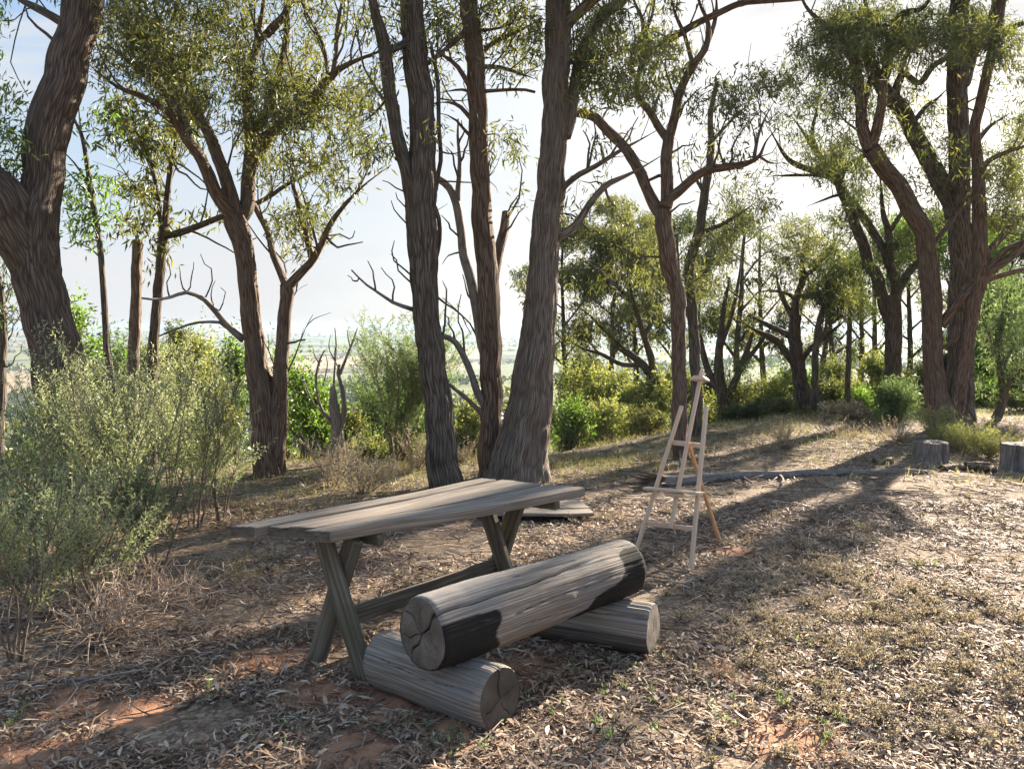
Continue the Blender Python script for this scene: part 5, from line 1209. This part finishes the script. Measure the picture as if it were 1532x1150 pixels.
ENDW = grain_mat('plank_end', [(.2, (.05, .042, .034)), (.5, (.13, .11, .09)), (.8, (.22, .19, .16))], sc=(26, 60, 26), bump=.5, crack=False)
tb = thing('picnic_table', 'long grey weathered plank table on crossed timber legs in front of the three trunks', 'table', (-.5, 4.9, 0))
tA, tB_, tD, tC = np.array([-1.422, 4.36]), np.array([-.848, 4.275]), np.array([-.202, 5.72]), np.array([.444, 5.40])
tl = nrm((tC - tB_ + tD - tA)); fn = [0, .26, .50, .76, 1]; ff = [0, .17, .335, .635, 1]; no = [0, .05, .02, -.05]; fo = [.0, .03, -.03, .02]; dzs = [0, -.004, .003, 0]
for i in range(4):
    g0, g1 = (.008 if i else 0), (.008 if i < 3 else 0)
    e = lambda a, b, t: a + (b - a) * t
    mb = MB()
    plank(mb, e(tA, tB_, fn[i] + g0) + tl * no[i], e(tA, tB_, fn[i + 1] - g1) + tl * no[i], e(tD, tC, ff[i] + g0) + tl * fo[i], e(tD, tC, ff[i + 1] - g1) + tl * fo[i], .74 + dzs[i], .058, i + 1)
    mb.build('tabletop_plank', [WOOD, ENDW], tb, smooth=False)
for (x1, Y1, z1, x2, Y2) in [(483, 4.437, .668, 551, 4.265), (530, 4.40, .668, 471, 4.55), (722, 5.46, .668, 779, 5.28), (776, 5.42, .668, 727, 5.54)]:
    mb = MB(); p = np.array([(x1 - CX) / F * Y1, Y1, z1]); q = np.array([(x2 - CX) / F * Y2, Y2, -.03])
    bar(mb, p, q, np.array([.84, -.54, 0]), .098, .05, .006, 0, 10, .004); mb.build('leg', WOODLEG, tb, smooth=False)
mb = MB(); bar(mb, at(497, 931, 4.56), at(748, 844, 5.44), np.array([0, 0, 1.]), .088, .045, .005, 0, 12, .004); mb.build('stretcher', WOODLEG, tb, smooth=False)
for (r_, l_) in [((-.668, 4.432), 0.5), ((.28, 5.275), .5)]:
    mb = MB(); r3 = np.array([*r_, .652]); bar(mb, r3, r3 + np.array([-.84, .54, 0]) * l_, np.array([0, 0, 1.]), .056, .05, .005, 0, 6, .003); mb.build('cross_cleat', WOODLEG, tb, smooth=False)

# ------------------------------------------------------------------ board panel behind the table
bp_ = thing('plank_panel', 'pale weathered plank panel lying flat on the litter behind the far end of the table', 'wooden panel', (.35, 8.1, 0))
for i in range(4):
    y0, y1 = 7.72 + i * .205, 7.72 + i * .205 + .192
    mb = MB(); plank(mb, (.735 - .03 * i + .01 * (i % 2), y0), (.735 - .03 * (i + 1), y1), (-.22 + .02 * i, y0 + .02), (-.22, y1 + .02), .075 + .004 * (i % 2), .03, 11 + i); mb.build('board', [WOOD, ENDW], bp_, smooth=False)
for x in (.55, -.05):
    mb = MB(); bar(mb, (x, 7.74, .022), (x - .02, 8.5, .022), np.array([1., 0, 0]), .07, .04, .004); mb.build('batten', WOOD, bp_, smooth=False)

# ------------------------------------------------------------------ easel
es = thing('easel', 'pale pine artist easel standing empty on the leaf litter', 'easel', (1.25, 6.45, 0))
fL, fR = gpt(950, 826), gpt(1033, 855); top = np.array([1.477, 6.737, 1.397])
pn = nrm(np.cross(fR - fL, top - fL)); pn = pn if pn[1] < 0 else -pn     # faces the camera


def onp(x, y, off=0.0):
    d = ray(x, y); o = np.array([0, 0, H]); t_ = np.dot(fL + pn * off - o, pn) / np.dot(d, pn); return o + d * t_


hz = nrm(fR - fL)
for (a, b, nm_, off, w_, t_) in [((950, 826), (1020, 607), 'leg', 0, .033, .022), ((1033, 855), (1057, 607), 'leg', 0, .034, .022), ((1003, 790), (1050.5, 553), 'mast', .02, .036, .018)]:
    mb = MB(); bar(mb, onp(*a, off) - (np.array([0, 0, .01]) if nm_ == 'leg' else 0), onp(*b, off), hz, w_, t_, .003); mast = mb.build(nm_, EASELW, es, smooth=False)
for (a, b, off, w_) in [((1001, 661), (1053, 667), -.0, .036), ((962, 782), (1040, 791), -.0, .034)]:
    mb = MB(); bar(mb, onp(*a, off - .021), onp(*b, off - .021), np.array([0, 0, 1.]), w_, .018, .002); mb.build('crossbar', EASELW, es, smooth=False)
mb = MB(); bar(mb, onp(966, 729.5, .055), onp(1050, 738, .055), pn * [1, 1, 0], .066, .017, .003); tray = mb.build('canvas_tray', EASELW, es, smooth=False)
mb = MB(); bar(mb, onp(996, 739, .042), onp(1022, 741, .042), pn * [1, 1, 0], .04, .03, .006); mb.build('tray_bracket', EASELW, tray, smooth=False)
# top clamp: a block with a sloping upper edge
c0 = onp(1047.5, 566.5, .045); cu = nrm(onp(1064, 567) - onp(1031, 566)); cv = nrm(top - onp(1003, 790)); mb = MB()
hw = .085; pts = [(-hw, -.016), (hw, -.016), (hw, -.006), (hw * .55, .018), (-hw * .55, .018), (-hw, -.006)]
V = [c0 + cu * a + cv * b + pn * d for d in (.028, -.022) for a, b in pts]
mb.add(V, [np.array([(0, 1, 2, 3), (0, 3, 4, 5), (9, 8, 7, 6), (11, 10, 9, 6)] + [((i + 1) % 6, i, i + 6, (i + 1) % 6 + 6) for i in range(6)])]); mb.build('top_clamp', EASELW, mast, smooth=False)
mb = MB(); rt = onp(1029, 660, -.035); rf = gpt(1079, 815); bar(mb, rt, rf - [0, 0, .01], hz, .034, .02, .003); mb.build('rear_leg', EASELSUN, es, smooth=False)
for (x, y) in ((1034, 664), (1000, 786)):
    mb = MB(); c = onp(x - 3, y, .032); tubes(mb, np.array([[c, c + pn * .012]]), np.array([[.009, .008]]), 12); mb.build('knob', EASELSUN, mast)

# ------------------------------------------------------------------ fallen pole, stumps, bark slabs
def ground_limb(name, label, cat, pts, r, material, lift=1.0, sides=12, parts=None):
    """pts (px, py) on the ground; r metres at both ends"""
    P = np.array([gpt(*p) for p in pts]); n = 40
    C = spline(P, n); R = np.linspace(r[0], r[1], n) * (1 + .10 * np.array([mn.noise(Vector((i * .35, pts[0][0], 0))) for i in range(n)]))
    C[:, 2] = zg(C[:, 0], C[:, 1]) + R * .72 * lift
    C[:, :2] += np.array([[mn.noise(Vector((i * .3, pts[0][1], k * 7))) for k in (0, 1)] for i in range(n)]) * r[0] * .8
    root = thing(name, label, cat, C[0] - [0, 0, R[0]])
    th = np.linspace(0, 2 * np.pi, sides, endpoint=False)
    RR = R[:, None] * (1 + .10 * np.sin(3 * th + 1)[None] + .08 * RNG.normal(size=(n, sides)) * .5)
    mb = MB(); tubes(mb, C[None], RR[None], sides); mb.build('stem', material, root)
    return root, C, R


fp, C, R = ground_limb('fallen_pole', 'long grey fallen pole behind the easel, split red at its thick end', 'fallen tree', [(985, 727), (1040, 722), (1100, 717), (1160, 714), (1230, 711), (1300, 709), (1385, 707)], (.062, .026), DEADWOOD, sides=20)
mb = MB(); P = []; Rr = []
for k in range(26):
    d = np.array([-RNG.uniform(.12, .42), RNG.normal() * .05, RNG.normal() * .05 - .03]); b = C[0] + np.array([.06, RNG.normal() * .04, RNG.normal() * .035]); e = b + d; e[2] = max(e[2], .015)
    P.append([b, (b + e) / 2 + rv(1)[0] * .012, e]); Rr.append([.024, .018, .006])
tubes(mb, np.array(P), np.array(Rr), 6); mb.build('splintered_end', BARK_RED, fp)
for q in ([(1110, 716), (1125, 727)], [(1166, 714), (1172, 722), (1168, 730)]):
    P = spline(np.array([gpt(*p) + [0, 0, .03] for p in q]), 6); mb = MB(); tubes(mb, P[None], np.linspace(.018, .008, 6)[None], 7); mb.build('side_branch', DEADWOOD, fp)


def stump(label, px, pyb, wpx, hpx, split):
    b = gpt(px, pyb); Y = b[1]; r = wpx / 2 / F * Y; h = hpx / F * Y
    root = thing('tree_stump', label, 'stump', b); ns, k = 72, 16; th = np.linspace(0, 2 * np.pi, ns, endpoint=False); S = np.linspace(0, 1, k)
    T, SS = np.meshgrid(th, S); o = RNG.random(3) * 9
    R = r * (1 + .16 * np.exp(-SS * 5) + .05 * np.sin(3 * T + o[0]) + .04 * np.sin(7 * T + o[1]) + .05 * (fbm(np.cos(T) * 5 + o[2], np.sin(T) * 5 + SS * .6, 3) - .5))
    if split is not None: R = R * (1 - .35 * np.exp(-(np.angle(np.exp(1j * (T - split))) * 6.5) ** 2))
    Zt = h * (SS + (SS > .9) * .06 * np.sin(T * 2 + o[1]) * 0); V = np.stack([b[0] + np.cos(T) * R, b[1] + np.sin(T) * R, -.05 + (h + .05) * SS], -1)
    i = np.arange(k - 1)[:, None] * ns; j = np.arange(ns)[None]; j2 = (j + 1) % ns
    mb = MB(); mb.add(V.reshape(-1, 3), [np.stack([i + j, i + j2, i + ns + j2, i + ns + j], -1).reshape(-1, 4)], np.stack([np.cos(T) * r, np.sin(T) * r, SS * h], -1).reshape(-1, 3)); mb.build('stump_wood', DEADWOOD, root)
    cut_disc(root, np.array([b[0], b[1], h - .002]), np.array([1., 0, 0]), np.array([0, 1., 0]), np.array([0, 0, 1.]), R[-1], [(1, 0, .9, .004), (3, 0, .9, .003), (5, 0, .8, .003)], rough=.03)


stump('small cut stump with a dark vertical split, in front of the flared red gum', 1394, 690, 48, 29, math.radians(-70))
stump('larger pale grey cut stump at the right edge of the photo', 1536, 702, 64, 38, math.radians(-150))
for (lab, c, rz, L, W, hh) in [('dark curled bark slab lying right of the small stump', gpt(1425, 702), .3, .34, .13, .07), ('reddish bark chunk between the two stumps', gpt(1462, 701), -.2, .30, .14, .09), ('small red brown wood lump left of the larger stump', gpt(1482, 706), .6, .16, .1, .08), ('flat dark wood lump lying left of the small stump', gpt(1320, 693), .1, .26, .15, .08)]:
    root = thing('bark_chunk', lab, 'bark', c); nu, nv = 20, 10; U, Vv = np.meshgrid(np.linspace(-1, 1, nu), np.linspace(-1, 1, nv)); o = RNG.random(2) * 20
    nz = fbm(U * 2 + o[0], Vv * 2 + o[1], 3) - .5
    ed = 1 - .25 * np.abs(fbm(U * 3 + o[1], Vv * 3, 2)); x = U * L / 2 * ed; y = Vv * W / 2 * ed; z = hh * np.sqrt(np.clip(1 - Vv ** 2 * .9, 0, 1)) * (.75 + .6 * nz) + .01
    X = c[0] + x * math.cos(rz) - y * math.sin(rz); Yy = c[1] + x * math.sin(rz) + y * math.cos(rz)
    topV = np.stack([X, Yy, z], -1).reshape(-1, 3); bot = topV.copy(); bot[:, 2] = np.maximum(bot[:, 2] - .03, -.01)
    i = np.arange(nv - 1)[:, None] * nu; j = np.arange(nu - 1)[None]; q = np.stack([i + j, i + j + 1, i + nu + j + 1, i + nu + j], -1).reshape(-1, 4)
    ring = list(range(nu)) + [nu * r_ + nu - 1 for r_ in range(1, nv)] + [nu * (nv - 1) + a for a in range(nu - 2, -1, -1)] + [nu * r_ for r_ in range(nv - 2, 0, -1)]
    m_ = nu * nv; sdq = np.array([(ring[(a + 1) % len(ring)], ring[a], ring[a] + m_, ring[(a + 1) % len(ring)] + m_) for a in range(len(ring))])
    mb = MB(); mb.add(np.vstack([topV, bot]), [q, q[:, ::-1] + m_, sdq], np.vstack([topV[:, [1, 2, 0]], bot[:, [1, 2, 0]]])); mb.build('bark', BARK_RED, root)
for (lab, pts, r) in [
    ('long pale crooked stick across the litter at the lower left', [(-30, 1040), (30, 1026), (100, 1020), (170, 1018), (215, 1012), (250, 1000)], (.013, .006)),
    ('short stick continuing right of the long crooked stick', [(150, 1005), (200, 1000), (245, 1012)], (.006, .004)),
    ('pale straight fallen branch behind the dead brush, pointing at the table', [(225, 905), (262, 895), (300, 885), (345, 880)], (.013, .008)),
    ('forked pale branch lying at the left among the shrubs', [(135, 890), (170, 882), (200, 880)], (.014, .008)),
    ('bent grey stick in the ground cover on the right', [(1300, 1042), (1318, 1026), (1340, 1019), (1362, 1019)], (.008, .004)),
    ('thin curved twig on the right foreground litter', [(1235, 1117), (1280, 1112), (1320, 1102), (1345, 1096)], (.006, .003)),
    ('thin twig running from the near short log to the lower edge', [(728, 1092), (752, 1104), (772, 1118), (790, 1140)], (.006, .003)),
    ('pale upright twig leaning in the right foreground litter', [(1408, 1070), (1418, 1095), (1428, 1112)], (.006, .003)),
    ('brown stick in the litter left of the orange sand heap', [(-10, 1095), (30, 1085), (62, 1080)], (.010, .006)),
    ('small stick beside the right hand easel foot', [(1060, 838), (1105, 836), (1150, 842)], (.006, .003)),
    ('short pale stick in the litter left of the easel', [(938, 776), (952, 768), (968, 760)], (.007, .004)),
    ('long thin stick across the lower right corner', [(1400, 1100), (1450, 1110), (1500, 1128), (1545, 1138)], (.007, .004)),
]:
    ground_limb('fallen_stick', lab, 'stick', pts, r, DRYSTEM if r[0] < .012 else DEADWOOD, sides=8)


# ------------------------------------------------------------------ leaf litter, twigs, ground cover, grass (uncountable)
def wedge(n, y0, y1, p=1.0, side=1.06):
    y = y0 + (y1 - y0) * RNG.random(n) ** p
    x = (RNG.random(n) * 2 - 1) * (y * (CX / F) * side + .7)
    return x, y


SP = np.array([[*p[:2], r] for p, r in SANDP])


def sandm(x, y): return np.max(np.exp(-((x[:, None] - SP[:, 0]) ** 2 + (y[:, None] - SP[:, 1]) ** 2) / (SP[:, 2] ** 2 * .8)), 1)


def litter():
    xs, ys = [], []
    for n, a, b in ((90000, 2.3, 5), (95000, 5, 8.5), (62000, 8.5, 16.5)):
        x, y = wedge(n, a, b, .62 if a > 3 else .7); xs.append(x); ys.append(y)
    x = np.concatenate(xs); y = np.concatenate(ys)
    k = (y < edge(x) + 1.0) & (RNG.random(len(x)) > .93 * sandm(x, y)) & (fbm(x * 1.3 + 7, y * 1.3, 3) > .30 + .12 * RNG.random(len(x)))
    x, y = x[k], y[k]; n = len(x)
    a = RNG.random(n) * 6.283; tl_ = RNG.normal(size=n) * .19
    D = np.stack([np.cos(a) * np.cos(tl_), np.sin(a) * np.cos(tl_), np.sin(tl_)], -1)
    Nn = nrm(np.stack([RNG.normal(size=n) * .34, RNG.normal(size=n) * .34, np.ones(n)], -1)); S = nrm(np.cross(D, Nn)); Nn = np.cross(S, D)
    L = .02 + .066 * RNG.random(n) ** 1.9 * (1 + .03 * np.maximum(y - 5, 0)); W = L * RNG.uniform(.10, .24, n)
    bark = RNG.random(n) < .12; L = np.where(bark, L * 1.6, L); W = np.where(bark, W * .8, W)
    z = zg(x, y) + RNG.uniform(.003, .022, n) + np.abs(np.sin(tl_)) * L * .35
    C = np.stack([x, y, z], -1) - D * L[:, None] / 2; cu = RNG.normal(size=n) * .22; bw = RNG.normal(size=n) * .18
    L_, W_ = L[:, None], W[:, None]
    ts = (0, .3, .65, 1); ws = (.12, 1, .85, .06); V = []
    for t, wd in zip(ts, ws):
        m = C + D * L_ * t + Nn * (cu[:, None] * L_ * 4 * t * (1 - t)) * .5 + S * (bw[:, None] * L_ * 4 * t * (1 - t)) * .6
        V += [m - S * W_ * wd / 2, m + S * W_ * wd / 2]
    V = np.stack(V, 1).reshape(-1, 3); b = np.arange(n)[:, None] * 8
    f = np.concatenate([b + np.array([[2 * i, 2 * i + 1, 2 * i + 3, 2 * i + 2]]) for i in range(3)])
    tn = np.clip(RNG.beta(1.6, 1.9, n), 0, 1)
    mb = MB(); mb.add(V, [f], None, np.repeat(tn, 8)); o = mb.build('leaf_litter', LITTER, smooth=False)
    tag(o, 'dry brown and pale gum leaf litter covering the clearing', 'leaf litter', kind='stuff')
    # fine twigs
    n = 7000; x, y = wedge(n, 2.3, 14, .75); k = y < edge(x); x, y = x[k], y[k]; n = len(x)
    a = RNG.random(n) * 6.283; L = RNG.uniform(.06, .34, n); d = np.stack([np.cos(a), np.sin(a), RNG.normal(size=n) * .10], -1); c = np.stack([x, y, zg(x, y) + .016], -1)
    P = np.stack([c - d * L[:, None] / 2, c + rv(n) * .02 * [1, 1, .3], c + d * L[:, None] / 2], 1); P[..., 2] = np.maximum(P[..., 2], c[:, None, 2] - .008)
    mb = MB(); tubes(mb, P, np.repeat((RNG.uniform(.0014, .004, n) * (1 + .05 * y))[:, None], 3, 1) * [1, .9, .6], 4, tint=RNG.random(n)); o = mb.build('twig_litter', TWIGL)
    tag(o, 'thin dry twigs scattered over the leaf litter', 'twigs', kind='stuff')


litter()


def ground_cover():
    pts = []
    for (px, py, r, n) in [(1285, 875, .5, 26), (1340, 905, .45, 24), (1400, 960, .45, 28), (1250, 1000, .35, 18), (1180, 960, .35, 16), (1350, 1060, .3, 18), (1285, 1075, .3, 18), (1440, 1000, .4, 22), (1210, 905, .4, 16), (1100, 930, .3, 9), (1270, 940, .4, 18), (1480, 1060, .3, 9), (1160, 880, .4, 10), (1240, 850, .5, 14), (1110, 1010, .25, 7), (1050, 950, .2, 6), (1340, 985, .35, 20), (1420, 915, .4, 12), (1500, 960, .4, 10),
                           (650, 870, .3, 5), (400, 830, .3, 6), (350, 850, .3, 5), (860, 830, .4, 8), (820, 850, .3, 5), (840, 800, .4, 7), (1000, 770, .4, 6), (620, 880, .25, 5), (1180, 800, .5, 7), (1290, 800, .2, 4)]:
        c = gpt(px, py)
        for k in range(int(n * .75)): pts.append([c[0] + RNG.normal() * r * .6, c[1] + RNG.normal() * r * .8, RNG.uniform(.04, .10)])
    x, y = wedge(120, 2.9, 9); k = x > -.3
    pts += [[a, b, RNG.uniform(.03, .07)] for a, b in zip(x[k], y[k])]
    pts = np.array(pts); pts = pts[(pts[:, 1] > 2.6)]
    P = []; R = []; T = []; NC = []; ND = []; NT = []
    for (x, y, s) in pts:
        zb = float(zg(x, y)); tone = RNG.normal() * .14
        for k in range(13):
            a = RNG.random() * 6.283; L = s * RNG.uniform(.5, 1.5); e = np.array([math.cos(a) * L, math.sin(a) * L, L * RNG.uniform(.15, 1.0)])
            b = np.array([x, y, zb]); q = spline(np.array([b, b + e * .5 + rv(1)[0] * .01 + [0, 0, .012], b + e]), 5); P.append(q); R.append(np.linspace(.0022, .0012, 5)); T.append(RNG.random())
            m = 10; u = RNG.uniform(.25, 1, m) * 3.99; j = u.astype(int); NC.append(q[j] + (q[j + 1] - q[j]) * (u - j)[:, None]); ND.append(rv(m) + nrm(e) * .7 + [0, 0, .4]); NT.append(np.clip(.5 + tone + .18 * RNG.normal(size=m), 0, 1))
    mb = MB(); tubes(mb, np.array(P), np.array(R), 3, tint=np.array(T), cap=False, mat=0)
    NC = np.concatenate(NC); ND = np.concatenate(ND); k = len(NC); leaves(mb, NC, ND, rv(k), RNG.uniform(.010, .024, k), .0065, np.concatenate(NT), 1)
    o = mb.build('ground_cover', [TWIGL, PALEW], smooth=False); tag(o, 'low pale grey green straggling ground cover on the right of the clearing', 'ground cover', kind='stuff')
    # green seedlings
    S = []
    for (px, py, n) in [(695, 1110, 14), (430, 1100, 8), (305, 1055, 5), (290, 1045, 4), (1212, 1070, 7), (1158, 1037, 3), (1290, 795, 6), (1395, 855, 6), (1210, 975, 4), (900, 1100, 6), (960, 1050, 6), (870, 1000, 4), (940, 1010, 5), (15, 1080, 5), (1060, 1040, 5), (1080, 1075, 4), (380, 1120, 6), (620, 1105, 4), (1240, 1125, 4), (830, 1075, 5), (520, 960, 3), (990, 985, 4), (640, 920, 5)]:
        c = gpt(px, py)
        for k in range(n): S.append([c[0] + RNG.normal() * .06, c[1] + RNG.normal() * .09])
    S = np.array(S); S = S[RNG.random(len(S)) < .6]; idx = np.repeat(np.arange(len(S)), 12); k = len(idx); b = np.stack([S[idx, 0], S[idx, 1], zg(S[idx, 0], S[idx, 1])], -1) + rv(k) * .012
    b[:, 2] = np.maximum(b[:, 2], -.02) + RNG.uniform(0, .035, k)
    mb = MB(); leaves(mb, b, rv(k) + [0, 0, .9], rv(k) + [0, 0, .5], RNG.uniform(.015, .04, k), RNG.uniform(.006, .013, k), np.clip(.5 + .2 * RNG.normal(size=k), 0, 1)); o = mb.build('green_seedling', FEATHG, smooth=False)
    tag(o, 'tiny fresh green seedlings coming up through the litter', 'seedlings', kind='stuff')


ground_cover()


def grass():
    xs, ys = [], []
    n = 90000; x, y = wedge(n, 6.5, 19, .8); e = y - edge(x); pr = sm(-3.0, -.3, e) * (1 - sm(2, 5, e)) * np.clip((fbm(x * .9, y * .9, 3) - .36) * 5, .04, 1)
    k = RNG.random(n) < pr * .8; xs.append(x[k]); ys.append(y[k])
    for (px, py, r, m) in [(370, 840, .16, 60), (350, 865, .1, 40), (400, 745, .8, 700), (600, 720, .7, 500), (900, 700, .9, 900), (880, 700, .5, 500), (1280, 690, 1.0, 900), (1200, 660, 1.2, 700), (1350, 660, .9, 600), (450, 760, .5, 300), (1500, 720, .4, 150)]:
        c = gpt(px, py); xs.append(c[0] + RNG.normal(size=m) * r); ys.append(c[1] + RNG.normal(size=m) * r * .7)
    x = np.concatenate(xs); y = np.concatenate(ys); n = len(x)
    cl = RNG.random((n, 2)) * 0
    h = RNG.uniform(.04, .15, n); D = rv(n) * .45 + [0, 0, 1]
    b = np.stack([x, y, zg(x, y) - .005], -1)
    mb = MB(); leaves(mb, b, D, rv(n) * [1, 1, .2], h, RNG.uniform(.004, .008, n), np.clip(fbm(x * .8 + 3, y * .8, 2) + .2 * RNG.normal(size=n), 0, 1))
    o = mb.build('grass', GRASSM, smooth=False); tag(o, 'short dry pale grass along the far edge of the clearing', 'grass', kind='stuff')


grass()


def far_wood():
    """hillside scrub and the belts of timber on the plain"""
    mb = MB()
    n = 900; Y = 19 + 150 * RNG.random(n) ** 1.5; X = (RNG.random(n) * 2 - 1) * (Y * .75 + 6); k = (Y > edge(X) + 12); X, Y = X[k], Y[k]
    Z = zg(X, Y, False); hgt = RNG.uniform(1.0, 2.6, len(X)) * (1 + .012 * Y); lim = H - .045 * Y - Z; hgt = np.minimum(hgt, np.maximum(lim, .8))
    for x, y, z, h in zip(X, Y, Z, hgt):
        m = int(220); a = nrm(rv(m)) * RNG.random((m, 1)) ** .4 * [h * .75, h * .75, h * .5]; L = .06 + .0035 * y
        leaves(mb, np.array([x, y, z + h * .55]) + a, rv(m), rv(m) + [0, 0, .5], L * RNG.uniform(1.4, 2.6, m), L * 1.1, np.clip(.4 + .2 * RNG.normal() + .15 * RNG.normal(size=m), 0, 1))
    o = mb.build('hillside_scrub', [YELL, OLIVE][1], smooth=False); tag(o, 'olive scrub covering the slope below the clearing', 'scrub', kind='stuff')
    mb = MB(); n = 26000; d = 350 * (40 ** RNG.random(n)); a = (RNG.random(n) * 2 - 1) * .66; X, Y = d * np.sin(a), d * np.cos(a)
    dens = fbm(X / 420 + 2, Y / 260 + 9, 4); near = np.exp(-((X + 190) / 260) ** 2 - ((Y - 1000) / 260) ** 2); k = (dens + .34 * near > .63)
    X, Y, d = X[k], Y[k], d[k]; Z = zg(X, Y, False); n = len(X); h = RNG.uniform(5, 10, n) * (1 + d / 9000)
    m = 9; idx = np.repeat(np.arange(n), m); q = len(idx); a = nrm(rv(q)) * [.6, .6, .4] * h[idx][:, None]
    C = np.stack([X, Y, Z + h * .5], -1)[idx] + a
    leaves(mb, C, rv(q), rv(q) + [0, -.6, .5], h[idx] * .7, h[idx] * .6, np.clip(.4 + .25 * RNG.normal(size=q), 0, 1)); o = mb.build('distant_woodland', DARKL, smooth=False); tag(o, 'distant belts of dark woodland on the plain below', 'woodland', kind='stuff')


far_wood()
